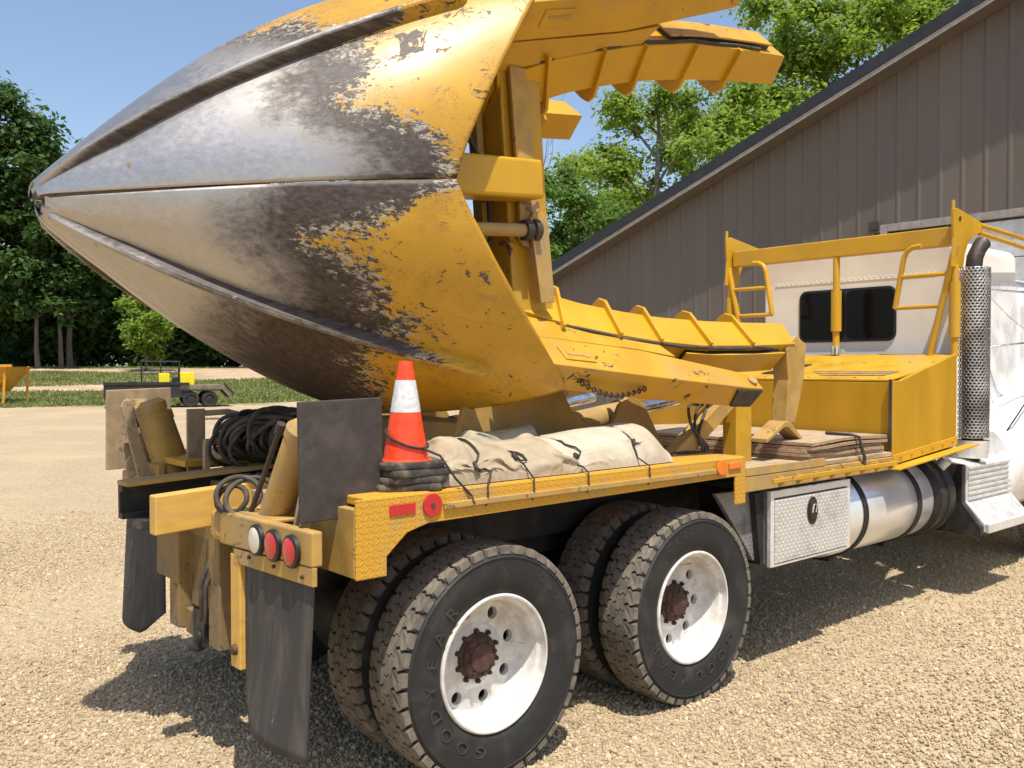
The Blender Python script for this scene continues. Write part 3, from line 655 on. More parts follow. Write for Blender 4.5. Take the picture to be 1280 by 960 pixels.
def rim_mesh():
    mb = MB()
    mb.lathe([(.300, .020), (.2985, .012), (.292, .008), (.2845, .010), (.2835, .020), (.281, .040), (.266, .052), (.262, .070), (.260, .100), (.256, .135), (.250, .158), (.240, .168)], (0, 0, 0), (0, 1, 0), 80)
    sector_disc(mb, .148, .240, .168, .196, 8, .0285, .199, .25)
    mb.lathe([(.148, .168), (.142, .162), (.120, .158), (.06, .158)], (0, 0, 0), (0, 1, 0), 64)
    mb.lathe([(.300, .020), (.292, .215), (.24, .23)], (0, 0, 0), (0, 1, 0), 64)
    return mb
def hub_mesh():
    mb = MB(); mb.lathe([(.0, .108), (.045, .108), (.062, .111), (.066, .120), (.084, .122), (.090, .128), (.092, .142), (.101, .146), (.104, .158)], (0, 0, 0), (0, 1, 0), 40)
    for k in range(8):
        a = k*PI/4+.2; mb.cyl((.076*math.cos(a), .126, .076*math.sin(a)), (.076*math.cos(a), .112, .076*math.sin(a)), .0095, 6)
    return mb
def nuts_mesh():
    mb = MB()
    for k in range(10):
        a = k*PI/5+.35; c, s_ = .112*math.cos(a), .112*math.sin(a)
        mb.cyl((c, .158, s_), (c, .145, s_), .012, 6); mb.cyl((c, .145, s_), (c, .137, s_), .008, 8)
    return mb
def arc_text(txt, r, a_start, size, track):
    """letters round a circle, seen from the outside (-Y); angle measured clockwise from 12 o'clock"""
    mb = MB(); a = a_start
    for ch in txt:
        if ch == ' ': a += track*.7; continue
        cu = bpy.data.curves.new('letter', 'FONT'); cu.body = ch; cu.size = size; cu.align_x = 'CENTER'; cu.extrude = .0016; cu.resolution_u = 3
        to = bpy.data.objects.new('letter_tmp', cu); col.objects.link(to)
        dg = bpy.context.evaluated_depsgraph_get(); me = to.evaluated_get(dg).to_mesh()
        vs_ = []
        for v in me.vertices:
            ang = a+v.co.x*1.15/r; rad = r+v.co.y
            vs_.append((rad*math.sin(ang), -.0046-(.0022 if v.co.z > 0 else -.002), rad*math.cos(ang)))
        mb.add(vs_, [tuple(p.vertices) for p in me.polygons])
        to.evaluated_get(dg).to_mesh_clear(); bpy.data.objects.remove(to); bpy.data.curves.remove(cu)
        a += track
    return mb
O0 = (0, 0, 0)
def wheel_set():
    w = rim_mesh().build('wheel', rim_white, truck, loc=O0, smooth=35)
    t = tyre_mesh().build('tyre', rubber, w, loc=O0, smooth=35)
    tr = tread_mesh().build('tread', tread_m, w, loc=O0, bevel=0)
    h = hub_mesh().build('hub', rust, w, loc=O0, smooth=35); nu = nuts_mesh().build('lug_nuts', rust, w, loc=O0); nu['kind'] = 'stuff'
    lt = [arc_text('GOODYEAR', .342, math.radians(197), .074, math.radians(17)).build('lettering', letter_m, w, loc=O0),
          arc_text('G622', .398, math.radians(36), .052, math.radians(9.5)).build('lettering', letter_m, w, loc=O0)]
    for q in lt: q['kind'] = 'stuff'
    vs_ = MB(); vs_.tube([(.20, .15, .02), (.215, .10, .024), (.222, .075, .026)], .004, 6); vv = vs_.build('valve_stem', chrome, w, loc=O0)
    return w, [t, tr, h, nu, vv]+lt
w0, parts0 = wheel_set()
def put(w, x, y, z=.505, rot=0, flip=False):
    w.location = V((x, y, z))-WLOC[truck.name]; w.rotation_euler = (0, rot, PI if flip else 0)
    if flip: w.rotation_euler = (0, rot, PI)
def wheel_copy(children):
    c = w0.copy(); col.objects.link(c); c.parent = truck
    for ch in children:
        k = ch.copy(); col.objects.link(k); k.parent = c; k.location = (0, 0, 0)
    return c
outer_ch = parts0; inner_ch = parts0[:2]
w1 = wheel_copy(outer_ch); put(w1, 1.37, 0, rot=math.radians(-70))
for x in (0, 1.37):
    put(wheel_copy(inner_ch), x, .580, rot=.4+x, flip=True)
    put(wheel_copy(outer_ch), x, mir(0), rot=1+x, flip=True); put(wheel_copy(inner_ch), x, mir(.580), rot=.2)
st = wheel_copy(inner_ch); put(st, 7.0, .02, rot=.7); st2 = wheel_copy(inner_ch); put(st2, 7.0, mir(.02), rot=.7, flip=True)
put(w0, 0, 0, rot=math.radians(0))

# --- side decks over the wheels
def side_deck(yo, yi, sg):
    """yo outer edge, yi inner edge"""
    mb = MB(); mb.box(-.69, 1.75, min(yo, yi), max(yo, yi), 1.255, 1.290); dk = mb.build('side_deck', dia_yellow, truck, bevel=.006)
    y0 = yo-.012*sg
    mb = MB(); mb.prism([(-.73, y0, 1.285), (1.75, y0, 1.285), (1.75, y0, 1.03), (1.655, y0, 1.03), (1.655, y0, 1.185), (-.40, y0, 1.165), (-.50, y0, 1.14), (-.595, y0, 1.06), (-.595, y0, .985), (-.73, y0, .985)], (0, .012*sg, 0))
    mb.build('deck_skirt', dia_yellow, dk, bevel=.003)
    mb = MB(); mb.box(-.33, 1.56, min(y0-.016*sg, y0-.001*sg), max(y0-.016*sg, y0-.001*sg), 1.213, 1.240); mb.build('rub_rail', yellow_dusty, dk, bevel=.004)
    ys = sorted((yo, yo+.42*sg))
    mb = MB(); mb.box(-.732, -.695, ys[0], ys[1], .99, 1.25); mb.build('rear_skirt', yellow_dusty, dk, bevel=.004)
    for x0, x1, z, mt in ((-.585, -.465, 1.232, red_lens),):
        mb = MB(); mb.box(x0, x1, min(y0-.006*sg, y0-.001*sg), max(y0-.006*sg, y0-.001*sg), z-.021, z+.021); mb.build('reflector', mt, dk, bevel=.002)
    mb = MB(); mb.cyl((-.385, y0-.001*sg, 1.236), (-.385, y0-.011*sg, 1.236), .046, 24); rf = mb.build('reflector', red_lens, dk, bevel=.003)
    mb = MB(); mb.cyl((-.385, y0-.0112*sg, 1.236), (-.385, y0-.016*sg, 1.236), .009, 10); mb.build('screw', brown_steel, dk)
    mb = MB(); mb.cyl((1.50, y0-.017*sg, 1.245), (1.50, y0-.028*sg, 1.245), .040, 24); mb.build('marker_light', amber_lens, dk, bevel=.003)
    mb = MB(); mb.box(1.585, 1.70, min(y0-.012*sg, y0-.001*sg), max(y0-.012*sg, y0-.001*sg), 1.23, 1.262); mb.build('marker_light', amber_lens, dk, bevel=.003)
side_deck(-.03, .66, 1); side_deck(mir(-.03), mir(.66), -1)
mb = MB(); mb.box(-.66, 1.95, .665, 1.735, 1.10, 1.215); mb.build('centre_deck', dust_tan, truck, bevel=.006)

# --- forward deck
mb = MB(); mb.box(1.752, 3.50, -.025, mir(-.025), 1.175, 1.205); fd = mb.build('forward_deck', ply_top, truck, bevel=.003)
for y, sg in ((-.03, 1), (mir(-.03), -1)):
    a, b = sorted((y, y+.05*sg))
    mb = MB(); mb.box(1.755, 3.56, a-.006 if sg > 0 else a, b if sg > 0 else b+.006, 1.085, 1.172); sr = mb.build('side_rail', yellow_dusty, truck, bevel=.005)
    mb = MB(); mb.box(1.755, 2.60, min(y-.008*sg, y+.004*sg), max(y-.008*sg, y+.004*sg), 1.174, 1.222); mb.build('upper_rail', yellow_dusty, sr, bevel=.003)
    mb = MB(); mb.box(1.99, 3.47, min(y-.040*sg, y-.026*sg), max(y-.040*sg, y-.026*sg), 1.118, 1.146); tie = mb.build('tie_rail', yellow, sr, bevel=.004)
    for k in range(8):
        x = 2.08+k*.19
        mb = MB(); mb.box(x, x+.035, min(y-.0255*sg, y-.0065*sg), max(y-.0255*sg, y-.0065*sg), 1.105, 1.150); mb.build('spacer', yellow_dusty, sr, bevel=.002)

# --- headache board box behind the cab
for y, sg in ((-.03, 1), (mir(-.03), -1)):
    mb = MB(); mb.prism([(3.48, y, 1.115), (4.50, y, 1.195), (4.50, y, 1.885), (3.60, y, 1.690), (3.48, y, 1.690)], (0, .03*sg, 0)); sp_ = mb.build('board_side', yellow_board, truck, bevel=.004)
    mb = MB(); mb.prism([(3.40, y-.09*sg, 1.09), (4.70, y-.09*sg, 1.185), (4.70, y-.09*sg, 1.197), (3.40, y-.09*sg, 1.102)], (0, .088*sg, 0)); mb.build('board_flange', yellow_clean, sp_, bevel=.002)
    mb = MB(); mb.prism([(3.48, y-.010*sg, 1.118), (4.50, y-.010*sg, 1.196), (4.50, y-.010*sg, 1.262), (3.48, y-.010*sg, 1.182)], (0, .009*sg, 0)); mb.build('base_strip', yellow_clean, sp_, bevel=.003)
    for k in range(6):
        x = 3.58+k*.165; mb = MB(); mb.cyl((x, y-.0105*sg, 1.155+(x-3.48)*.077), (x, y-.018*sg, 1.155+(x-3.48)*.077), .009, 6); mb.build('bolt', yellow_dusty, sp_)
    mb = MB(); mb.box(3.466, 3.478, y if sg > 0 else y-.022, y+.022 if sg > 0 else y, 1.21, 1.70); mb.build('corner_strip', brown_steel, sp_, bevel=.003)
mb = MB(); mb.box(3.50, 3.53, .003, mir(.003), 1.21, 1.680); rb = mb.build('board_rear', yellow_board, truck, bevel=.004)
mb = MB(); mb.loft([[(3.50, .003, 1.684), (3.50, .003, 1.698), (3.50, mir(.003), 1.698), (3.50, mir(.003), 1.684)], [(4.47, .003, 1.819), (4.47, .003, 1.830), (4.47, mir(.003), 1.830), (4.47, mir(.003), 1.819)], [(4.95, .16, 1.885), (4.95, .16, 1.895), (4.95, mir(.16), 1.895), (4.95, mir(.16), 1.885)]]); bt = mb.build('board_top', yellow_clean, truck, bevel=.003)
def topz(x): return 1.698+(x-3.5)*(1.895-1.698)/1.45
mb = MB(); x0, x1 = 3.72, 4.25
mb.prism([(x0, 1.02, topz(x0)+.004), (x0, 1.16, topz(x0)+.004), (x1, 1.16, topz(x1)+.004), (x1, 1.02, topz(x1)+.004)], (0, 0, .004)); mb.build('slot', black_steel, bt)
for k in range(3):
    mb = MB(); x0 = 3.66+.09*k; mb.prism([(x0, .12, topz(x0)+.003), (x0+.05, .12, topz(x0+.05)+.003), (x0+.05, .62+.08*k, topz(x0+.05)+.003), (x0, .62+.08*k, topz(x0)+.003)], (0, 0, .004)); mb.build('vent_slot', yellow_dusty, bt)
for k in range(26):
    mb = MB(); x = 3.56 if k < 13 else 4.40; y = .1+(k % 13)*.183; mb.lathe([(.011, 0), (.009, .006), (.0, .008)], (x, y, topz(x)+.001), (0, 0, 1), 8); mb.build('rivet', yellow_dusty, bt)
mb = MB(); mb.prism([(3.58, .03, 1.20), (4.46, .03, 1.215), (4.46, .03, 1.80), (3.58, .03, 1.68)], (0, 2*(CY-.03), 0)); mb.build('board_core', chassis, truck)

# --- rack of tubes standing on the board
XR = 4.86
mb = MB(); mb.prism([(XR, .16, 2.755), (XR, .16, 2.905), (XR+.10, .16, 2.905), (XR+.10, .16, 2.755)], (0, 2*(CY-.16), 0)); rk = mb.build('rack_beam', yellow_clean, truck, bevel=.008)
mb = MB(); mb.cyl((XR+.03, CY-.03, 1.96), (XR+.03, CY-.03, 2.752), .030, 12); cp = mb.build('rack_post', yellow_clean, truck, smooth=40)
mb = MB(); mb.cyl((XR+.03, CY-.03, 2.10), (XR+.03, CY-.03, 2.46), .046, 12); mb.build('sleeve', yellow_clean, cp, smooth=40)
mb = MB(); mb.cyl((XR+.03, CY-.03, 1.895), (XR+.03, CY-.03, 1.97), .040, 12); mb.build('post_foot', chrome, cp, smooth=40)
for yy, sg in ((0, 1), (2*CY, -1)):
    Y = lambda v: yy+v*sg
    mb = MB(); mb.cyl((XR, Y(.14), 1.86), (XR, Y(.14), 2.60), .030, 12); po = mb.build('rack_post', yellow_clean, truck, smooth=40)
    mb = MB(); mb.cyl((XR, Y(.14), 2.02), (XR, Y(.14), 2.46), .044, 12); mb.build('sleeve', yellow_clean, po, smooth=40)
    mb = MB(); mb.cyl((XR-.02, Y(.33), 1.86), (XR-.02, Y(.13), 2.74), .026, 10); ob = mb.build('rack_strut', yellow_clean, truck, smooth=40)
    mb = MB(); mb.tube([(XR-.02, Y(.615), 2.27), (XR-.02, Y(.545), 2.68), (XR-.02, Y(.52), 2.735), (XR-.02, Y(.47), 2.765), (XR-.02, Y(.40), 2.77)], .022, 10); mb.build('ladder_tube', yellow_clean, ob, smooth=50)
    for z in (2.275, 2.53):
        t = (z-1.86)/.88; yi = .33-.20*t; yo_ = .615-.07*(z-2.27)/.41
        mb = MB(); mb.cyl((XR-.02, Y(yi), z), (XR-.02, Y(yo_), z), .018, 8); mb.build('rung', yellow_clean, ob, smooth=40)
    mb = MB(); pl = [(4.78, 3.03), (4.86, 3.045), (5.34, 2.975), (5.35, 2.90), (5.22, 2.87), (5.08, 2.80), (5.0, 2.69), (4.97, 2.575), (4.78, 2.575), (4.80, 2.8)]
    mb.prism([(x, Y(.145), z) for x, z in pl], (0, -.022*sg, 0)); gp = mb.build('rack_gusset', yellow_clean, truck, bevel=.004)
    mb = MB(); mb.cyl((4.80, Y(.134), 3.02), (4.80, Y(.134), 3.10), .014, 8); mb.build('ring_bolt', yellow_clean, gp, smooth=40)
    mb = MB(); mb.cyl((4.90, Y(.1215), 2.965), (4.90, Y(.118), 2.965), .020, 12); mb.build('bolt_hole', brown_steel, gp)
    for za, zb in ((2.955, 2.94), (2.89, 2.85)):
        mb = MB(); mb.cyl((5.32, Y(.134), za), (7.0, Y(.18), zb), .022, 10); mb.build('roof_rail', yellow_clean, gp, smooth=40)

# --- sleeper and cab
def rounded_box(mb, x0, x1, y0, y1, z0, z1, r):
    n = 6; ring = []
    for cx, cy, a0 in ((y1-r, z1-r, 0), (y0+r, z1-r, PI/2), (y0+.03, z0+.03, PI), (y1-.03, z0+.03, 1.5*PI)):
        rr_ = r if a0 < PI else .03
        for k in range(n+1): ring.append((cx+rr_*math.cos(a0+k*PI/2/n), cy+rr_*math.sin(a0+k*PI/2/n)))
    def R(x, k): 
        m_ = ((y0+y1)/2, (z0+z1)/2); return [(x, m_[0]+(a-m_[0])*k, m_[1]+(b-m_[1])*k) for a, b in ring]
    mb.loft([R(x0, .975), R(x0+.025, 1), R(x1-.03, 1), R(x1, .97)])
mb = MB(); rounded_box(mb, 5.20, 6.55, .29, 2.11, 1.10, 2.86, .10); sleeper = mb.build('sleeper_cab', sleeper_white, truck, smooth=35)
def rrect(x, y0, y1, z0, z1, r):
    out = []
    for cy_, cz_, a0 in ((y1-r, z1-r, 0), (y0+r, z1-r, PI/2), (y0+r, z0+r, PI), (y1-r, z0+r, 1.5*PI)):
        for k in range(6): out.append((x, cy_+r*math.cos(a0+k*PI/10), cz_+r*math.sin(a0+k*PI/10)))
    return out
mb = MB(); mb.prism(rrect(5.188, .775, 1.715, 2.015, 2.50, .075), (.018, 0, 0)); wf = mb.build('rear_window', black_trim, truck, bevel=.004)
mb = MB(); mb.prism(rrect(5.180, .80, 1.235, 2.038, 2.477, .055), (.007, 0, 0)); mb.build('pane', black_glass, wf)
mb = MB(); mb.prism(rrect(5.180, 1.255, 1.69, 2.038, 2.477, .055), (.007, 0, 0)); mb.build('pane', black_glass, wf)
for k in range(30):
    mb = MB(); mb.lathe([(.008, 0), (.006, -.004), (0, -.005)], (5.199, .45+k*.052, 2.585), (1, 0, 0), 6); mb.build('rivet', sleeper_white, sleeper)
mb = MB(); mb.box(5.196, 5.205, .42, 1.98, 2.563, 2.569); mb.build('seam', sleeper_white, sleeper)
# cab ahead of the sleeper with door, seam and hood with flared fender
mb = MB(); rounded_box(mb, 6.52, 7.05, .25, 2.15, 1.05, 2.62, .16); cabm = mb.build('cab', white_paint, truck, smooth=35)
mb = MB(); mb.box(5.32, 6.50, .262, .286, 1.16, 2.55); cs = mb.build('cab_side', white_paint, truck, bevel=.01)
mb = MB(); mb.box(5.36, 5.42, .244, .2615, 1.30, 2.50); mb.build('door_post', chrome, cs, bevel=.006)
mb = MB(); mb.box(5.62, 5.645, .250, .2615, 1.63, 1.92); mb.build('vent', black_trim, cs, bevel=.003)
mb = MB(); mb.box(5.70, 5.74, .250, .2615, 1.70, 1.90); mb.build('vent', black_trim, cs, bevel=.003)
mb = MB(); mb.box(5.66, 5.74, .238, .2615, 1.46, 1.58); mb.build('door_handle', black_trim, cs, bevel=.012)
mb = MB(); rounded_box(mb, 7.06, 8.60, .42, 1.98, .95, 1.95, .28); mb.build('hood', white_paint, truck, smooth=40)
def fender(y0, y1, sg):
    mb = MB(); rings = []
    for k in range(21):
        t = k/20; x = 5.52+2.9*t
        top = 1.30+.30*math.sin(PI*min(1, t*1.15))**.6 if 0 < t < 1 else 1.05
        top = .95+.68*math.sin(PI*(.08+.84*t))**.55
        bot = .62 if (t < .22 or t > .84) else .505+math.sqrt(max(.0, .66**2-(x-7.0)**2)) if abs(x-7.0) < .66 else .62
        bot = min(bot, top-.05); b = .05*math.sin(PI*t)
        ya, yb = y0-b*sg, y1
        rings.append([(x, yb, bot), (x, ya+.05*sg, bot), (x, ya, bot+.05), (x, ya-.02*sg, (bot+top)/2), (x, ya+.02*sg, top-.12), (x, ya+.10*sg, top-.03), (x, ya+.22*sg, top), (x, yb, top)])
    mb.loft(rings); return mb
for y0, y1, sg in ((-.02, .45, 1), (mir(-.02), mir(.45), -1)):
    fe = fender(y0, y1, sg).build('front_fender', white_paint, truck, smooth=50)
    mb = MB(); mb.tube([(5.60, y0+.075*sg, 1.18), (5.70, y0+.0*sg, 1.36), (5.95, y0+.0*sg, 1.50), (6.4, y0+.005*sg, 1.60)], .007, 6); mb.build('seam', black_trim, fe)
# garage-door-like mirrors bracket: thin chrome rods beside the exhaust
mb = MB(); mb.tube([(5.44, .20, 2.44), (5.9, -.05, 2.42), (6.5, -.12, 2.42)], .011, 7); mb.tube([(5.47, .2, 2.47), (5.75, .05, 2.2), (6.2, -.1, 1.95)], .007, 6); mb.tube([(5.44, .22, 1.86), (5.52, .10, 1.955), (5.8, -.02, 1.985), (6.5, -.1, 2.0)], .010, 7)
mb.build('mirror_bracket', chrome, truck, smooth=60)

# --- exhaust stack with perforated heat shield
XE, YE = 5.02, .06
mb = MB(); mb.cyl((XE, YE, 1.08), (XE, YE, 2.56), .080, 24); ex = mb.build('exhaust_stack', stack_dark, truck, smooth=40)
mb = MB(); mb.tube([(XE, YE, 2.55), (XE, YE, 2.60), (XE+.015, YE, 2.66), (XE+.06, YE-.01, 2.73), (XE+.115, YE-.02, 2.785)], [.062, .062, .062, .06, .062], 18); mb.build('exhaust_tip', stack_dark, ex, smooth=50)
mb = MB(); mb.cyl((XE+.112, YE-.019, 2.781), (XE+.117, YE-.0205, 2.787), .052, 18); mb.build('tip_opening', black_trim, ex)
def shield():
    """perforated sheet: staggered holes cut as real openings, wrapped round the stack"""
    mb = MB(); R = .122; a0, a1 = math.radians(140), math.radians(345); nA, nZ = 14, 58; z0, z1 = 1.22, 2.575; M = 8
    da, dz = (a1-a0)/nA, (z1-z0)/nZ; asp = R*da/dz
    for j in range(nZ):
        for i in range(nA):
            ca = a0+(i+.5+(.5 if j % 2 else 0))*da; cz = z0+(j+.5)*dz; hr = .0092
            def Q(u, w_): return (XE+R*math.cos(ca+u*da), YE+R*math.sin(ca+u*da), cz+w_*dz)
            inn = [Q(hr*math.cos(2*PI*k/M)/(R*da), hr*math.sin(2*PI*k/M)/dz) for k in range(M)]
            out = []
            for k in range(M):
                c, s_ = math.cos(2*PI*k/M), math.sin(2*PI*k/M); q = .5/max(abs(c), abs(s_)); out.append(Q(c*q, s_*q))
            mb.add(inn+out, [(k, (k+1) % M, M+(k+1) % M, M+k) for k in range(M)])
    return mb
sh = shield().build('heat_shield', shield_m, ex, smooth=60); so = sh.modifiers.new('thick', 'SOLIDIFY'); so.thickness = .003
mb = MB(); mb.tube([(XE, YE, 1.10), (XE+.02, YE+.05, .95), (XE+.10, YE+.35, .86)], .07, 14); mb.build('exhaust_elbow', stack_dark, ex, smooth=50)
mb = MB(); mb.lathe([(.115, 1.06), (.125, 1.20)], (XE, YE, 0), (0, 0, 1), 24); mb.build('shield_foot', alu, ex, smooth=50)

# --- toolbox
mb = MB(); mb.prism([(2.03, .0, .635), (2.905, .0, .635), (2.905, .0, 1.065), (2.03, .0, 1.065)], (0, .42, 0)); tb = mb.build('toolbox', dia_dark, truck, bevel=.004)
mb = MB()
mb.box(2.02, 2.055, -.03, -.003, .625, 1.066); mb.box(2.885, 2.92, -.03, -.003, .625, 1.066); mb.box(2.0555, 2.8845, -.03, -.003, 1.025, 1.066); mb.box(2.0555, 2.8845, -.03, -.003, .625, .640)
mb.build('door_frame', alu, tb, bevel=.003)
mb = MB(); mb.box(2.060, 2.880, -.034, -.010, .644, 1.012); td = mb.build('toolbox_door', dia_alu, tb, bevel=.004)
mb = MB(); ring = [(2.455+.058*math.cos(t), -.0345, .915+.085*math.sin(t)) for t in (2*PI*k/24 for k in range(24))]; mb.prism(ring, (0, -.007, 0)); mb.build('latch_plate', black_trim, tb, bevel=.003)
mb = MB(); ring = [(2.455+.044*math.cos(t), -.042, .920+.066*math.sin(t)) for t in (2*PI*k/24 for k in range(24))]; mb.prism(ring, (0, -.003, 0)); mb.build('latch_dish', stack_dark, tb)
mb = MB(); mb.tube([(2.437, -.047, .905), (2.437, -.056, .955), (2.473, -.056, .955), (2.473, -.047, .905)], .007, 7); mb.build('latch_handle', chrome, tb, smooth=50)
mb = MB(); mb.prism([(1.93, .02, 1.06), (2.018, .02, 1.06), (2.018, .02, .64), (1.99, .02, .64)], (0, .40, 0)); mb.build('toolbox_bracket', chassis, tb)
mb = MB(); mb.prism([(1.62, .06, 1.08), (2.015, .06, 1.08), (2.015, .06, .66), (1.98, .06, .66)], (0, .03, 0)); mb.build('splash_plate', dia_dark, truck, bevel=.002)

# --- fuel tank with straps, black end tank
TY, TZ, TR = .285, .800, .295
mb = MB(); mb.lathe([(0, 2.93), (.20, 2.93), (.27, 2.945), (TR, 2.98), (TR, 4.17), (.27, 4.20), (0, 4.21)], (0, TY, TZ), (1, 0, 0), 64); tk = mb.build('fuel_tank', tank_m, truck, smooth=40)
for x in (3.16, 3.94):
    mb = MB(); mb.lathe([(TR+.002, x-.028), (TR+.012, x-.026), (TR+.012, x-.006), (TR+.004, x-.004), (TR+.004, x+.004), (TR+.012, x+.006), (TR+.012, x+.026), (TR+.002, x+.028)], (0, TY, TZ), (1, 0, 0), 64); mb.build('tank_strap', black_steel, tk, smooth=30)
mb = MB(); mb.lathe([(0, 4.215), (.25, 4.215), (TR+.015, 4.25), (TR+.015, 4.52), (.26, 4.56), (0, 4.565)], (0, TY, TZ), (1, 0, 0), 56); at_ = mb.build('air_tank', black_steel, truck, smooth=40)
for x in (4.27, 4.41):
    mb = MB(); mb.lathe([(TR+.016, x-.02), (TR+.026, x-.016), (TR+.026, x+.016), (TR+.016, x+.02)], (0, TY, TZ), (1, 0, 0), 56); mb.build('tank_strap', black_steel, at_, smooth=30)
mb = MB(); mb.cyl((4.47, TY-.20, TZ+.22), (4.47, TY-.26, TZ+.285), .045, 16); mb.build('filler_cap', alu, at_, smooth=40)
for x in (3.16, 3.94):
    mb = MB(); mb.beam((x, TY-.05, TZ-TR-.03), (x, .78, TZ-TR-.03), .06, .03); mb.build('tank_bracket', chassis, tk)
# --- aluminium steps
mb = MB(); mb.prism([(4.72, -.02, 1.02), (4.72, .10, 1.05), (4.72, .30, 1.05), (4.72, .30, .52), (4.72, -.16, .52), (4.72, -.16, .58), (4.72, -.02, .74)], (.88, 0, 0)); stp = mb.build('step_box', alu, truck, bevel=.006)
for k in range(7):
    z = .75+.04*k; mb = MB(); mb.box(4.74, 5.58, -.034, -.0205, z, z+.022); mb.build('step_rib', alu, stp, bevel=.004)
mb = MB(); mb.box(4.722, 5.62, -.19, -.161, .515, .585); mb.build('step_edge', alu, stp, bevel=.006)
mb = MB(); mb.prism([(4.66, .30, 1.05), (4.66, -.01, 1.03), (4.66, -.01, .74), (4.66, -.15, .56), (4.66, -.15, .50), (4.66, .30, .50)], (.055, 0, 0)); mb.build('step_end', black_steel, stp, bevel=.004)

# --- tail: light bars, flaps, brackets, hitch
def tail_side(yy, sg, XB):
    Y = lambda v: yy+v*sg
    mb = MB(); mb.prism([(XB, Y(-.02), 1.055), (XB, Y(.80), 1.025), (XB, Y(.80), 1.165), (XB, Y(-.02), 1.185)], (.045, 0, 0)); lb = mb.build('light_bar', yellow_dusty, truck, bevel=.008)
    mb = MB(); mb.prism([(XB+.046, Y(.36), 1.163), (XB+.046, Y(.80), 1.155), (XB+.046, Y(.80), 1.167), (XB+.046, Y(.36), 1.175)], (.10, 0, 0)); mb.build('bar_flange', yellow_dusty, lb, bevel=.003)
    for v, mt in ((.42, white_lens), (.275, red_lens), (.125, red_lens)):
        zc = 1.095+.0*v
        mb = MB(); mb.lathe([(0, -.018), (.050, -.018), (.062, -.014), (.064, 0)], (XB-.001, Y(v), zc), (1, 0, 0), 28); g_ = mb.build('tail_light', black_trim, truck, smooth=40)
        mb = MB(); mb.lathe([(0, -.027), (.025, -.026), (.044, -.022), (.051, -.0185)], (XB-.001, Y(v), zc), (1, 0, 0), 28); mb.build('lens', mt, g_, smooth=50)
    mb = MB(); mb.prism([(XB+.002, Y(-.02), .985), (XB+.002, Y(.66), .965), (XB+.002, Y(.66), 1.024), (XB+.002, Y(-.02), 1.054)], (.02, 0, 0)); cl = mb.build('flap_clamp', yellow_dusty, truck, bevel=.003)
    for v in (.05, .28, .50):
        mb = MB(); mb.cyl((XB+.001, Y(v), 1.012), (XB-.008, Y(v), 1.012), .008, 6); mb.build('bolt', rust, cl)
    # hanging rubber flap, bottom corner clipped, slightly bowed
    rows = 18; pts = []; zt, zb = (1.0, .335)
    mbf = MB(); g = []
    for i in range(rows+1):
        f = i/rows; z = zt+(zb-zt)*f
        for j in range(13):
            h = j/12; v = .012+.575*h
            bow = .055*math.sin(PI*h)*f*f+.02*f*math.sin(2.2*h+1)
            zz = z
            if f > .8 and h > .7: zz = z+(f-.8)/.2*(h-.7)/.3*.14
            if f > .8 and h < .3: zz = z+(f-.8)/.2*(.3-h)/.3*.0
            g.append((XB+.030-bow-.03*f*(1-h)*.6, Y(v), zz))
    mbf.add(g, [(i*13+j, i*13+j+1, (i+1)*13+j+1, (i+1)*13+j) for i in range(rows) for j in range(12)])
    fl = mbf.build('mud_flap', flap_m, truck, smooth=60); so_ = fl.modifiers.new('thick', 'SOLIDIFY'); so_.thickness = .010
    if sg < 0: return
    mb = MB(); mb.box(XB+.005, XB+.05, min(Y(.605), Y(.70)), max(Y(.605), Y(.70)), .52, 1.0); hb = mb.build('flap_post', timber_m, truck, bevel=.006)
    mb = MB(); mb.lathe([(0, -.018), (.020, -.016), (.024, 0)], (XB+.004, Y(.65), .60), (1, 0, 0), 12); mb.build('bolt', rust, hb, smooth=40)
    # box arm tying the light bar to the frame
    mb = MB(); mb.box(XB-.002, -.40, min(Y(.805), Y(.90)), max(Y(.805), Y(.90)), 1.03, 1.16); mb.build('bar_arm', yellow_dusty, truck, bevel=.025, seg=3)
tail_side(0, 1, -.90); tail_side(mir(-.06), -1, -.775)
# rear frame ends and channel rail that the timber lies beside
mb = MB(); mb.prism([(-1.10, 1.44, 1.065), (-1.10, 1.50, 1.065), (-1.10, 1.50, 1.225), (-1.10, 1.44, 1.225), (-1.10, 1.44, 1.195), (-1.10, 1.475, 1.195), (-1.10, 1.475, 1.095), (-1.10, 1.44, 1.095)], (1.15, 0, .055)); mb.build('channel_rail', black_steel, truck, bevel=.004)
mb = MB(); mb.prism([(-1.102, 1.36, 1.226), (-1.102, 1.505, 1.226), (-1.102, 1.505, 1.246), (-1.102, 1.36, 1.246)], (1.15, 0, .055)); mb.build('rail_cap', yellow_dusty, truck, bevel=.003)
mb = MB(); mb.box(-1.06, -.95, 1.30, 1.435, 1.03, 1.075); mb.build('rail_foot', black_steel, truck, bevel=.006)
for y in (.96, 1.44):
    mb = MB(); mb.box(-.86, -.74, y-.06, y+.06, .52, 1.06); pz = mb.build('drop_post', tail_dirt_shade, truck, bevel=.006)
mb = MB(); mb.box(-.83, -.76, 1.03, 1.37, .50, .62); hp = mb.build('hitch_plate', tail_dirt_shade, truck, bevel=.006)
mb = MB(); mb.box(-.80, -.75, 1.03, 1.37, .63, .98); mb.build('back_plate', tail_dirt_shade, hp, bevel=.004)
mb = MB(); mb.tube(arcpts((-.86, 1.14, .515), .032, -.6, 3.6, 12, (1, 0, 0), (0, 0, -1)), [.020]*11+[.016, .012], 10); mb.cyl((-.87, 1.14, .53), (-.83, 1.14, .53), .04, 12); mb.box(-.86, -.832, 1.07, 1.2, .50, .66); mb.build('tow_hook', black_steel, truck, smooth=50)
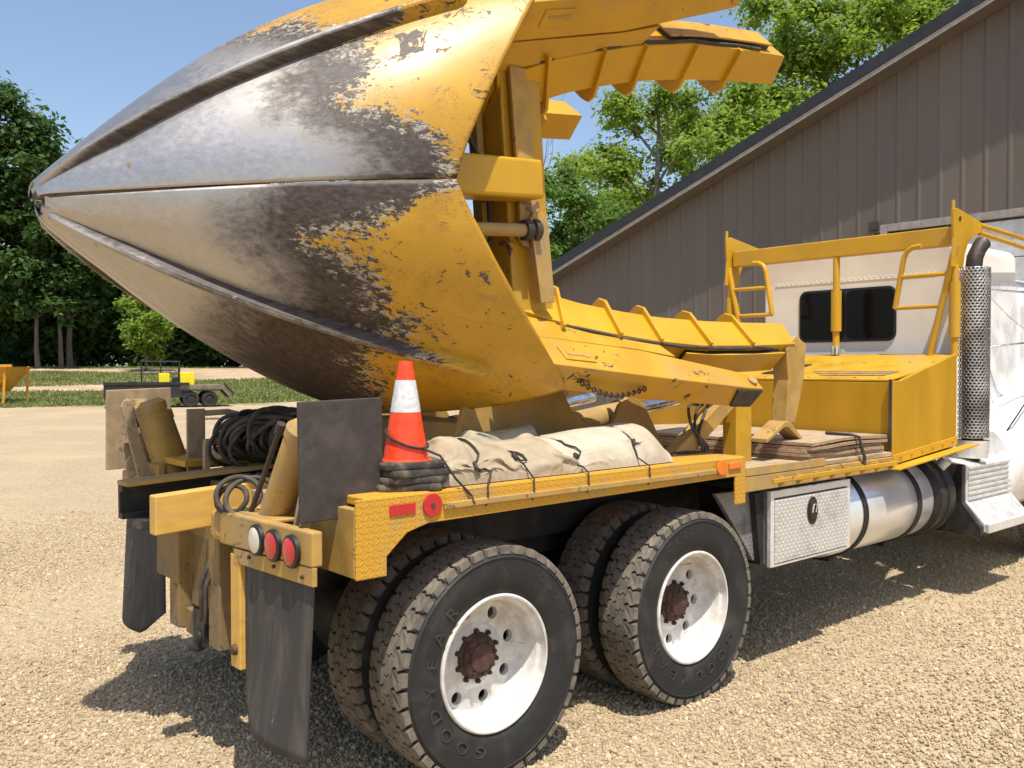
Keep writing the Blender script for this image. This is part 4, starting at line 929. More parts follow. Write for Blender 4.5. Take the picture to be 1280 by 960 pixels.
for k in range(2):
    mb = MB(); mb.tube([(-.80, 1.02+.03*k, .98), (-.88, 1.0+.05*k, .80), (-.86, 1.05+.05*k, .62), (-.80, 1.1+.04*k, .66)], .011, 7); mb.build('air_hose', hose_m, truck, smooth=60)

# --- outriggers folded up at the tail, foot plates outward
def outrigger(yy, sg, plate_m, cyl_m, near):
    Y = lambda v: yy+v*sg
    rg = link('outrigger', None, truck, (-.74, Y(.3), 1.05))
    mb = MB(); mb.prism([(-.885, Y(.085), 1.20), (-.525, Y(.085), 1.205), (-.525, Y(.10), 1.662), (-.885, Y(.10), 1.652)], (0, .024*sg, 0)); mb.build('foot_plate', plate_m, rg, bevel=.004)
    if near: b, t = V((-.775, Y(.60), 1.06)), V((-.765, Y(.31), 1.51))
    else: b, t = V((-.585, Y(.42), 1.06)), V((-.725, Y(.36), 1.545))
    r_ = .066 if near else .085
    mb = MB(); mb.cyl(b, t, r_, 24); mb.build('cylinder', cyl_m, rg, smooth=40)
    d = (t-b).normalized(); mb = MB(); mb.tube([t-d*.01, t+d*.03, t+d*.055], [r_*1.06, r_*1.06, r_*.72], 24); mb.build('cylinder_head', cyl_m, rg, smooth=40)
    o = V((-.045, .10*sg, .02)) if near else V((.115, -.02*sg, -.03))
    mb = MB(); mb.cyl(b+o+V((0, 0, .03)), t+o, .011, 8); mb.cyl(t+o-d*.02, t+o+d*.03, .019, 8); mb.build('hard_line', brown_steel if near else cyl_m, rg, smooth=40)
    mb = MB(); mb.cyl(V((t.x, Y(.40), t.z+.02)), V((t.x, Y(.12), t.z+.02)), .030, 14); mb.build('pin', cyl_m, rg, smooth=40)
    for v in ((.19,) if near else (.20, .40)):
        ox = 0 if near or v < .3 else -.075
        mb = MB(); q = [(-.80, 1.03), (-.70, 1.03), (-.70, 1.50), (-.715, 1.60), (-.745, 1.625), (-.775, 1.60), (-.785, 1.50)] if near else [(-.70, 1.03), (-.62, 1.03), (-.735, 1.42), (-.755, 1.56), (-.775, 1.605), (-.81, 1.605), (-.825, 1.57), (-.80, 1.44)]
        mb.prism([(x+ox, Y(v+(.0 if z > 1.3 or not near else .16)), z) for x, z in q], (0, .022*sg, 0)); mb.build('arm_plate', dust_tan, rg, bevel=.004)
    mb = MB(); mb.prism([(-.80, Y(.125), 1.35), (-.62, Y(.125), 1.35), (-.68, Y(.125), 1.60), (-.76, Y(.125), 1.60)], (0, .05*sg, 0)); mb.build('foot_lug', dust_tan, rg, bevel=.004)
    mb = MB(); mb.box(-.85, -.50, min(Y(.30), Y(.72)), max(Y(.30), Y(.72)), .98, 1.06); mb.build('outrigger_base', yellow_dusty, rg, bevel=.006)
    if not near:
        mb = MB(); mb.tube([(-.835, Y(.33), 1.57), (-.80, Y(.34), 1.53), (-.79, Y(.34), 1.47), (-.83, Y(.34), 1.43), (-.82, Y(.34), 1.37)], [.012, .018, .022, .018, .012], 8); mb.build('chain_hook', rust, rg, smooth=50)
        mb = MB(); mb.prism([(-.86, Y(.36), 1.03), (-.82, Y(.36), 1.03), (-.815, Y(.36), 1.26), (-.84, Y(.36), 1.30), (-.865, Y(.36), 1.26)], (0, .02*sg, 0)); mb.build('ear_plate', dust_tan, rg, bevel=.004)
outrigger(0, 1, brown_steel, yellow_dusty, True); outrigger(mir(-.10), -1, dust_tan, yellow_dusty, False)
# --- hose tray on the centre deck
mb = MB(); mb.box(-.62, -.52, 1.88, 1.90, 1.20, 1.555); tp = mb.build('tray_upright', dust_tan, truck, bevel=.004)
mb = MB(); mb.beam((-.64, 1.60, 1.395), (.30, 1.60, 1.43), .035, .03); mb.beam((-.63, 1.60, 1.21), (-.63, 1.60, 1.39), .03, .03, up=(1, 0, 0)); mb.build('tray_rail', dust_tan, truck, bevel=.004)
mb = MB(); mb.tube([(-.52, 1.88, 1.53), (-.40, 1.86, 1.535), (-.28, 1.82, 1.50), (-.15, 1.80, 1.48)], .016, 8); mb.build('tray_bar', dust_tan, truck, smooth=50)
for k, (c, r_, e1, e2) in enumerate((((-.84, .74, 1.235), .085, (.75, -.55, .25), (-.1, .5, .9)), ((-.80, .70, 1.225), .095, (.85, -.40, .05), (.25, .4, .85)), ((-.86, .76, 1.215), .065, (.6, -.7, .35), (0, .55, .8)))):
    mb = MB(); mb.tube(arcpts(c, r_*1.1, 0, 2*PI, 26, V(e1).normalized(), V(e2).normalized()*.85)[:-1], .012, 8, closed=True); mb.build('cable_loop', hose_m, truck, smooth=60)
# ------------------------------------------------------------------ loose things on the truck
# timber lying along the frame, its painted end sticking out behind
mb = MB(); mb.prism([(-1.10, 1.00, 1.05), (-1.10, 1.075, 1.05), (-1.10, 1.075, 1.222), (-1.10, 1.00, 1.222)], (1.30, 0, .075))
tag(mb.build('timber', timber_m, bevel=.006), 'squared yellow-painted timber sticking out behind the tail, beside the black channel rail', 'timber')

def make_cone(z):
    t = thing('traffic_cone', (-.395, .125, z), 'x', 'traffic cone', 'stacked traffic cones')
    c = (-.395, .125)
    mb = MB(); ring = []
    for k in range(32):
        a = 2*PI*k/32; e = 6; q = (abs(math.cos(a))**e+abs(math.sin(a))**e)**(-1/e); ring.append((q*math.cos(a+.0)*.138, q*math.sin(a)*.138))
    a_ = -.25; rot = [(x*math.cos(a_)-y*math.sin(a_), x*math.sin(a_)+y*math.cos(a_)) for x, y in ring]
    def R(k, zz): return [(c[0]+x*k, c[1]+y*k, zz) for x, y in rot]
    mb.loft([R(.98, z), R(1, z+.006), R(1, z+.022), R(.97, z+.028)]); mb.build('base', cone_base, t, smooth=35)
    def rr(h): return .094-.066*(h/.40)
    def shell(h0, h1, name, mat, dr=0):
        mb = MB(); n = 6
        mb.lathe([(rr(h0+(h1-h0)*i/n)+dr, z+.028+h0+(h1-h0)*i/n) for i in range(n+1)], (c[0], c[1], 0), (0, 0, 1), 40); return mb.build(name, mat, t, smooth=60)
    shell(0, .40, 'cone_body', orange_m); shell(.195, .325, 'reflective_collar', cone_white, .0012)
    mb = MB(); mb.lathe([(.108, z+.028), (.098, z+.034), (.094, z+.036)], (c[0], c[1], 0), (0, 0, 1), 40); mb.build('skirt', orange_m, t, smooth=60)
    mb = MB(); mb.lathe([(rr(.40), z+.428), (rr(.40)-.006, z+.431), (.0, z+.431)], (c[0], c[1], 0), (0, 0, 1), 24); mb.build('tip', orange_m, t, smooth=60)
    return t
# four nested cones: only the bases of the lower three show
cb = []
for k in range(4):
    if k < 3:
        t = thing('traffic_cone', (-.395+.006*k, .125-.004*k, 1.2905+.0285*k), ['orange cone nested at the bottom of the stack, black base on the deck', 'orange cone nested second from the deck, only its black base showing', 'orange cone nested directly under the whole cone, only its black base showing'][k], 'traffic cone', 'stacked traffic cones')
        z = 1.2905+.0285*k; mb = MB(); ring = []
        for q_ in range(32):
            a = 2*PI*q_/32; e = 6; q = (abs(math.cos(a))**e+abs(math.sin(a))**e)**(-1/e); ring.append((q*math.cos(a)*.140, q*math.sin(a)*.140))
        a_ = -.25+.14*(k-1.3); rot = [(x*math.cos(a_)-y*math.sin(a_), x*math.sin(a_)+y*math.cos(a_)) for x, y in ring]
        def R2(s_, zz): return [(-.395+.006*k+x*s_, .125-.004*k+y*s_, zz) for x, y in rot]
        mb.loft([R2(.98, z), R2(1, z+.005), R2(1, z+.020), R2(.97, z+.0275)]); mb.build('base', cone_base, t, smooth=35)
        mb = MB(); mb.lathe([(.0925, z+.0276), (.0925-.0045*k, z+.0284)], (-.395, .125, 0), (0, 0, 1), 24); mb.build('cone_body', orange_m, t)
    else:
        tc = make_cone(1.2905+.0285*k); tc['label'] = 'whole orange cone with silver-white collar standing on the stack, cord wrapped round it'
zc = 1.376+.028
mb = MB(); pts = []
for k in range(60):
    a = k/59*2*PI*2.1+2.2; z = zc+.05+.075*math.sin(a*.5+.6)**2; r_ = .094-.066*((z-zc)/.40)+.007
    pts.append((-.395+r_*math.cos(a), .125+r_*math.sin(a), z))
pts += [(-.32, -.012, zc+.02), (-.26, -.034, 1.33), (-.19, -.052, 1.255)]
mb.tube(pts, .0050, 7); mb.tube([(-.19, -.052, 1.255), (-.188, -.060, 1.235), (-.18, -.060, 1.222)], .004, 6)
tag(mb.build('bungee_cord', bungee_m, smooth=60), 'black elastic cord wrapped round the traffic cone and hooked on the deck edge', 'cord')

# folded canvas tarps tied down on the side deck
def drape(x0, x1, y0, y1, h, z0, seed, slack, ties, lump, steps=190, gx=88, gy=52):
    """let a sheet of cloth that is larger than its footprint settle over a lumpy bundle: stretch and bend constraints, gravity, tie lines"""
    rng = np.random.default_rng(seed)
    U, Vv = np.meshgrid(np.linspace(0, 1, gx), np.linspace(0, 1, gy), indexing='ij')
    def core(x, y):
        u = (x-x0)/(x1-x0); v = (y-y0)/(y1-y0)
        e = np.clip(u/.14, 0, 1)**.5*np.clip((1-u)/.12, 0, 1)**.5; c = np.clip(1-np.abs(2*v-1)**2.6, 0, 1)**.55
        n = sum(np.sin(u*a+b)*np.cos(v*c_+d)*k for a, b, c_, d, k in lump)
        return z0+h*e*c*np.clip(.78+n, .25, 1.3)
    P = np.stack([x0+(x1-x0)*U, y0+(y1-y0)*Vv, np.zeros_like(U)], -1); P[..., 2] = core(P[..., 0], P[..., 1])+.02+.02*rng.random(U.shape)
    for k in range(4):   # long soft buckles to start the folds
        a, b, c = rng.uniform(8, 26), rng.uniform(-14, 14), rng.uniform(0, 6); P[..., 2] += .010*np.sin(U*a+Vv*b+c)
    dx = (x1-x0)*slack/(gx-1); arc = (y1-y0)*1.08+h*1.0; dy = arc*slack/(gy-1); dd = math.hypot(dx, dy)
    pin = np.zeros(U.shape, bool); pin[0] = pin[-1] = True; pin[:, 0] = pin[:, -1] = True
    P[pin, 2] = z0+.002; Q = P.copy(); fix = P.copy()
    def solve(sa, sb, rest, k):
        A, B = P[sa], P[sb]; d = B-A; l = np.sqrt((d*d).sum(-1))+1e-9; f = (d*((l-rest)/l*.5*k)[..., None]); P[sa] = A+f; P[sb] = B-f
    S = slice
    sets = []
    for o in (0, 1):
        nx = (gx-o)//2*2; ny = (gy-o)//2*2
        sets += [((S(o, o+nx, 2), S(None)), (S(o+1, o+nx, 2), S(None)), dx, .9), ((S(None), S(o, o+ny, 2)), (S(None), S(o+1, o+ny, 2)), dy, .9)]
    for st in range(steps):
        vel = (P-Q)*.93; Q = P.copy(); P += vel; P[..., 2] -= .00045
        for it in range(5):
            for a, b, r_, k in sets: solve(a, b, r_, k)
            for o in range(4):
                solve((S(o, gx-2, 4), S(None)), (S(o+2, gx, 4), S(None)), 2*dx*.985, .30) if len(range(o, gx-2, 4)) == len(range(o+2, gx, 4)) else None
                solve((S(None), S(o, gy-2, 4)), (S(None), S(o+2, gy, 4)), 2*dy*.985, .30) if len(range(o, gy-2, 4)) == len(range(o+2, gy, 4)) else None
            solve((S(0, -1), S(0, -1)), (S(1, None), S(1, None)), dd, .12)
            c_ = core(P[..., 0], P[..., 1]); P[..., 2] = np.maximum(P[..., 2], c_)
            P[..., 2] = np.minimum(P[..., 2], c_+.068)
            for tx in ties:
                m = np.exp(-((P[..., 0]-tx)/.018)**2); P[..., 2] = np.where(m > .2, np.minimum(P[..., 2], c_-(.030*m)*np.clip((c_-z0)/.1, 0, 1)+.004), P[..., 2])
            P[..., 1] = np.clip(P[..., 1], y0, y1); P[pin] = fix[pin]
    P[..., 2] = np.maximum(P[..., 2], z0+.001)
    return P
def bundle(name, mat, x0, x1, y0, y1, h, z0, label, seed, ties=(), slack=1.10, lump=()):
    P = drape(x0, x1, y0, y1, h, z0, seed, slack, ties, lump); gx, gy = P.shape[:2]
    mb = MB(); mb.add([tuple(p) for p in P.reshape(-1, 3)], [(i*gy+j, (i+1)*gy+j, (i+1)*gy+j+1, i*gy+j+1) for i in range(gx-1) for j in range(gy-1)])
    o = mb.build(name, mat, smooth=70, recalc=False); tag(o, label, 'tarp', 'canvas tarps tied on the side deck')
    sd = o.modifiers.new('smooth', 'SUBSURF'); sd.levels = 1; sd.render_levels = 1
    for tx in ties:
        i = int(np.argmin(np.abs(P[:, gy//2, 0]-tx))); line = [V(tuple(p)) for p in P[i, ::2]]
        line = [p+V((0, -.004 if k < len(line)/2 else .004, .008)) for k, p in enumerate(line)]
        pts = [V((tx-.012, -.050, 1.205)), V((tx-.006, -.056, 1.245)), V((tx, -.047, 1.296))]+line[1:-1]
        mb = MB(); mb.tube(pts, .0042, 7); mb.tube([pts[5]+V((0, -.006, 0)), pts[6]+V((.004, -.008, 0)), pts[7]], .008, 7)
        tag(mb.build('tie_cord', bungee_m, smooth=60), TIES.pop(0), 'cord')
    return o
TIES = ['black cord crossing the crumpled end of the tan tarp near the traffic cone', 'black cord over the middle of the tan folded tarp', 'black cord tying the pale rolled tarp where it meets the tan one', 'black cord with knot round the smooth far end of the pale rolled tarp']
bundle('folded_tarp', canvas_m, -.30, .50, -.005, .43, .20, 1.292, 'tan crumpled canvas tarp folded beside the traffic cones', 3, (-.10, .16), 1.36, ((5, 1, 2, 0, .16), (11, 2, 5, 1, .09)))
bundle('rolled_tarp', canvas_pale, .33, 1.18, .005, .46, .24, 1.2925, 'pale cream canvas tarp rolled up smooth at the end of the side deck', 8, (.50, .93), 1.14, ((4, 3.6, 1, 0, .14), (8, 1, 3, 2, .05)))
bundle('green_tarp', surf('olive_canvas', (.30, .28, .19), (.42, .36, .25), .4, 8, .9, bstr=.3, bscale=200), .10, .62, .34, .54, .24, 1.2915, 'olive green strip of tarp poking up between the tan and pale tarps', 5, (), 1.1, ((6, 2, 2, 0, .12),))
bundle('white_bag', surf('white_sacking', (.62, .60, .56), (.45, .42, .36), .4, 7, .85, bstr=.2), -.1, .55, 1.80, 2.14, .26, 1.2915, 'off-white sack lying on the far side deck under the spade', 2, (), 1.08, ((6, 0, 2, 0, .1),))

# plywood sheets on the forward deck, each one a little askew and warped
PLY = ['plywood sheet lying lowest in the stack on the deck', 'plywood sheet second from the bottom of the stack', 'plywood sheet in the middle of the stack, edge dark with age', 'plywood sheet second from the top, bowed with a gap above', 'weathered top sheet of the plywood stack']
for k in range(5):
    z = 1.2075+.0215*k; n = 14; x0, x1 = 1.62+.05*random.random(), 3.47-.02*random.random()+(-.04 if k < 2 else 0)
    x0 = 2.62 if False else x0+.85; ya, yb = -.012+.03*random.random()+(.03 if k == 2 else 0), 1.62
    rings = []
    for i in range(n+1):
        u = i/n; x = x0+(x1-x0)*u; lift = (.004*k if k > 2 else .0)*math.sin(PI*u*.9)*(1-u*.3)+.002*math.sin(u*9+k)
        if k == 4: lift += .006
        rings.append([(x, ya+.006*math.sin(u*5+k), z+lift), (x, yb, z+lift), (x, yb, z+lift+.019), (x, ya+.006*math.sin(u*5+k), z+lift+.019)])
    mb = MB(); mb.loft(rings); o = mb.build('plywood_sheet', [ply_edge, ply_top], bevel=0)
    for p in o.data.polygons:
        if abs(p.normal.z) > .7: p.material_index = 1
    tag(o, PLY[k], 'plywood', 'plywood sheets stacked on the deck')
mb = MB(); mb.tube([(3.02, .20, 1.345), (3.02, .02, 1.342), (3.022, -.035, 1.33), (3.03, -.05, 1.25), (3.06, -.052, 1.20), (3.05, -.055, 1.13)], .012, 6)
tag(mb.build('hold_down_strap', brown_steel, smooth=40), 'short dark strap holding the plywood stack to the tie rail', 'strap')

# coil of hydraulic hose lying in the tray
mb = MB(); rnd = random.Random(5)
for k in range(40):
    c = V((-.35+rnd.uniform(-.075, .075), 1.44+rnd.uniform(-.17, .17), 1.415+rnd.uniform(-.035, .045)))
    a_ = rnd.uniform(-.5, .5); e1 = V((math.cos(a_), math.sin(a_), rnd.uniform(-.2, .2))).normalized(); e2 = V((rnd.uniform(-.25, .15), rnd.uniform(-.95, -.15), .8)).normalized()
    r_ = .150+rnd.uniform(-.05, .035); w_ = rnd.uniform(0, 6)
    pts = [c+e1*(r_*1.15*math.cos(t)*(1+.06*math.sin(3*t+w_)))+e2*(r_*.84*math.sin(t)*(1+.07*math.sin(2*t+w_)))+V((0, .03*math.sin(2*t+w_), 0)) for t in (2*PI*i/34 for i in range(34))]
    mb.tube(pts, .0115, 7, closed=True)
mb.tube([(-.30, 1.30, 1.30), (-.26, 1.22, 1.38), (-.22, 1.16, 1.33), (-.24, 1.10, 1.235), (-.38, 1.05, 1.23)], .013, 8)
tag(mb.build('hose_coil', hose_m, smooth=60), 'thick coil of black hydraulic hose lying in the tray between the outriggers', 'hose')
mb = MB()
for q in range(5):
    p0 = V((-.60+.06*q, 1.30+.05*(q % 3), 1.226)); pts = [p0+V((.02*i+.02*math.sin(i*1.3+q), .05*math.sin(i*.9+q*2), .012*abs(math.sin(i+q)))) for i in range(14)]; mb.tube(pts, .009, 6)
tag(mb.build('rope', rope_m, smooth=60), 'dirty rope lying in loops on the dusty centre deck', 'rope')

# ------------------------------------------------------------------ building
XB_ = 12.0; EY, EZ = 13.0, 3.62; RY = 1.4; SL = .35
RZ = EZ+(EY-RY)*SL
def roofz(y): return EZ+(EY-y)*SL if y >= RY else RZ-(RY-y)*SL
bld = thing('building', (XB_+9, RY, 0), 'long metal-sided building with brown-grey ribbed gable wall and black roof edge', 'building')
EY2 = 2*RY-EY
DY0, DY1, DZ = -1.2, 4.20, 4.03     # garage door opening
mb = MB()
pit = .342
y = EY-.02; k = 0; first = None
while y > EY2+.05:
    y1 = max(y-pit, EY2); zb = DZ if (y1 < DY1 and y > DY0) else 0
    za, zc_ = roofz(y)-.06, roofz(y1)-.06
    mb = MB(); ra = .012
    # flat sheet with a raised rib on its edge
    seq = [(y, 0), (y-.030, ra), (y-.055, ra), (y-.085, 0), (y1+.001, 0)]
    vs_ = [(XB_-d, yy, zb) for yy, d in seq]+[(XB_-d, yy, roofz(yy)-.05) for yy, d in seq]; n = len(seq)
    mb.add(vs_, [(i, i+1, n+i+1, n+i) for i in range(n-1)]); mb.build('siding_panel', siding_m, bld, recalc=False)
    y = y1; k += 1
mb = MB(); mb.prism([(XB_+.05, EY, 0), (XB_+.05, EY, EZ-.1), (XB_+.05, RY, RZ-.1), (XB_+.05, EY2, EZ-.1), (XB_+.05, EY2, 0), (XB_+.05, DY0, 0), (XB_+.05, DY0, DZ), (XB_+.05, DY1, DZ), (XB_+.05, DY1, 0)], (.2, 0, 0)); mb.build('gable_frame', siding_m, bld)
for ya, yb in ((EY, EY+.08), (EY2-.08, EY2)):
    mb = MB(); mb.box(XB_, XB_+18, ya, yb, 0, EZ); mb.build('side_wall', siding_m, bld)
for s_ in (1, -1):
    ye = EY+.45 if s_ > 0 else EY2-.45
    mb = MB(); z0 = roofz(ye if s_ > 0 else ye)
    zr = RZ+.02; ze = EZ-.45*SL+.02
    mb.prism([(XB_-.38, RY, zr), (XB_-.38, ye, ze), (XB_-.38, ye, ze+.07), (XB_-.38, RY, zr+.07)], (18.6, 0, 0)); rf = mb.build('roof', roof_m, bld)
    mb = MB(); mb.prism([(XB_-.405, RY, zr-.06), (XB_-.405, ye, ze-.06), (XB_-.405, ye, ze+.15), (XB_-.405, RY, zr+.15)], (.024, 0, 0)); mb.build('rake_trim', roof_m, rf, bevel=.006)
    mb = MB(); mb.prism([(XB_-.392, RY, zr-.145), (XB_-.392, ye, ze-.145), (XB_-.392, ye, ze-.062), (XB_-.392, RY, zr-.062)], (.02, 0, 0)); mb.build('rake_fascia', trim_m, rf, bevel=.004)
    mb = MB(); mb.prism([(XB_-.370, RY, zr-.145), (XB_-.370, ye, ze-.145), (XB_-.370, ye, ze-.120), (XB_-.370, RY, zr-.120)], (.34, 0, 0)); mb.build('soffit', siding_m, rf)
gd = MB(); gd.box(XB_+.02, XB_+.045, DY0, DY1, 0, .02); gdo = gd.build('garage_door', door_white, bld)
nz = 7; ph_ = (DZ-.04)/nz
for k in range(nz):
    mb = MB(); mb.box(XB_-.02+.025, XB_+.018, DY0+.01, DY1-.01, .022+k*ph_, .022+(k+1)*ph_-.014); mb.build('door_panel', door_white, gdo, bevel=.008)
for k in range(4):
    ya = DY0+.35+k*1.28
    mb = MB(); mb.box(XB_-.012, XB_+.004, ya, ya+.95, .022+4*ph_+.14, .022+5*ph_-.16); mb.build('door_window', surf('door_glass', (.10, .11, .12), None, rough=.1, bstr=0), gdo, bevel=.004)
for ya, yb, za, zb in ((DY1, DY1+.12, 0, DZ+.12), (DY0-.12, DY0, 0, DZ+.12), (DY0+.002, DY1-.002, DZ+.002, DZ+.12)):
    mb = MB(); mb.box(XB_-.052, XB_+.02, ya, yb, za, zb); mb.build('door_trim', trim_m, bld, bevel=.004)
mb = MB(); mb.box(XB_-.10, XB_-.002, DY1+.16, DY1+.30, DZ+.05, DZ+.19); mb.build('wall_box', brown_steel, bld, bevel=.006)

# ------------------------------------------------------------------ trailer and hopper across the yard
tp0 = V((10.2, 36.9, 0)); TD = V((.955, -.297, 0)).normalized(); TS = V((.297, .955, 0)).normalized()
def T(a, b, z): return V((9.45, 37.6, 0))+TD*a+TS*b+V((0, 0, z))
tr = thing('flatbed_trailer', T(2.3, 0, 0), 'black tandem-axle flatbed trailer with yellow boxes parked across the yard', 'trailer')
def tbox(mb, a0, a1, b0, b1, z0, z1): return mb.hexa([T(a0, b0, z0), T(a1, b0, z0), T(a1, b1, z0), T(a0, b1, z0), T(a0, b0, z1), T(a1, b0, z1), T(a1, b1, z1), T(a0, b1, z1)])
tbox(MB(), 0, 3.5, 0, 2.2, .45, 1.10).build('bed', trailer_black, tr)
tbox(MB(), -.02, 3.1, -.04, .02, 1.02, 1.14).build('side_board', trailer_black, tr)
tbox(MB(), 3.1, 4.9, 0, 2.2, .80, .98).build('deck', grille_bar, tr)
mb = MB(); mb.hexa([T(4.9, 0, .80), T(5.25, 0, .40), T(5.25, 2.2, .40), T(4.9, 2.2, .80), T(4.9, 0, .98), T(5.35, 0, .48), T(5.35, 2.2, .48), T(4.9, 2.2, .98)]); mb.build('beaver_tail', grille_bar, tr)
mb = MB(); mb.hexa([T(4.95, -.05, 1.0), T(5.35, -.05, .55), T(5.35, .02, .55), T(4.95, .02, 1.0), T(4.95, -.05, 1.12), T(5.4, -.05, .65), T(5.4, .02, .65), T(4.95, .02, 1.12)]); mb.build('ramp', trailer_black, tr)
for a_ in (3.55, 4.35):
    for b0 in (-.02, 1.95):
        mb = MB(); mb.lathe([(.0, .05), (.20, .05), (.22, .0), (.33, .0), (.36, .04), (.36, .20), (.33, .25), (0, .25)], T(a_, b0, .36), TS, 24); w = mb.build('wheel', rubber, tr, smooth=40)
        mb = MB(); mb.lathe([(0, .03), (.10, .03), (.19, .052)], T(a_, b0, .36), TS, 16); mb.build('rim', trailer_black, w, smooth=40)
tbox(MB(), 3.15, 4.80, -.06, .24, .74, .80).build('fender', trailer_black, tr)
mb = MB()
for a_ in (1.55, 2.35, 3.15): mb.cyl(T(a_, 1.2, 1.1), T(a_, 1.2, 2.05), .03, 6)
for z in (1.5, 1.75, 2.05): mb.cyl(T(1.55, 1.2, z), T(3.15, 1.2, z), .025, 6)
for a_ in (1.55, 3.15): mb.cyl(T(a_, 1.2, 2.05), T(a_, 2.0, 1.75), .025, 6); mb.cyl(T(a_, 2.0, 1.1), T(a_, 2.0, 1.75), .025, 6)
mb.build('rack', trailer_black, tr)
tbox(MB(), 2.25, 2.70, .7, 1.1, 1.101, 1.52).build('box', safety_yellow, tr, bevel=.02); tbox(MB(), 3.15, 3.75, .7, 1.2, .985, 1.55).build('box', safety_yellow, tr, bevel=.02)
tbox(MB(), 2.82, 3.08, .8, 1.2, 1.101, 1.35).build('engine', trailer_black, tr, bevel=.02)
mb = MB(); mb.cyl(T(1.0, 0, 1.14), T(1.35, 0, 1.14), .05, 10); mb.build('winch', trailer_black, tr)
# low plank and pale slab behind the trailer
mb = MB(); q = place(325, 31.5); mb.beam(q+V((-1.9, .3, .03)), q+V((1.2, -.4, .03)), .25, .05); tag(mb.build('plank', grille_bar), 'long grey plank lying on the gravel near the trailer', 'plank')
mb = MB(); q = place(392, 27); c8 = [(-.9, -.5), (-.2, -.75), (.8, -.55), (1.0, .2), (.4, .7), (-.6, .55)]
mb.loft([[q+V((x, y, 0)) for x, y in c8], [q+V((x*.95, y*.95, .12)) for x, y in c8], [q+V((x*.6, y*.6, .22)) for x, y in c8]])
tag(mb.build('sand_heap', surf('pale_sand', (.50, .42, .32), (.40, .33, .25), .3, 4, .95, bstr=.5, bscale=25), smooth=40), 'low heap of pale sand behind the hose coil', 'heap')

hq = place(2, 42.0); hp_ = thing('hopper', hq, 'orange-yellow steel hopper on legs at the edge of the grass', 'hopper')
def H(a, b, z): return hq+RIGHT*a+FLAT*b+V((0, 0, z))
mb = MB()
mb.loft([[H(-.7, -.5, .55), H(.1, -.5, .55), H(.1, .5, .55), H(-.7, .5, .55)], [H(-2.2, -1.1, 1.72), H(.85, -1.1, 1.72), H(.85, 1.1, 1.72), H(-2.2, 1.1, 1.72)]]); hb_ = mb.build('bin', hopper_m, hp_)
mb = MB(); mb.beam(H(-2.2, -1.12, 1.78), H(1.10, -1.12, 1.78), .1, .12); mb.build('rim', hopper_m, hp_)
for a_, b_ in ((.62, -1.0), (-2.0, -1.0), (.62, 1.0), (-2.0, 1.0)):
    mb = MB(); mb.beam(H(a_, b_, 0), H(a_+.1, b_, 1.75), .10, .10, up=(1, 0, 0)); mb.build('leg', hopper_m, hp_)

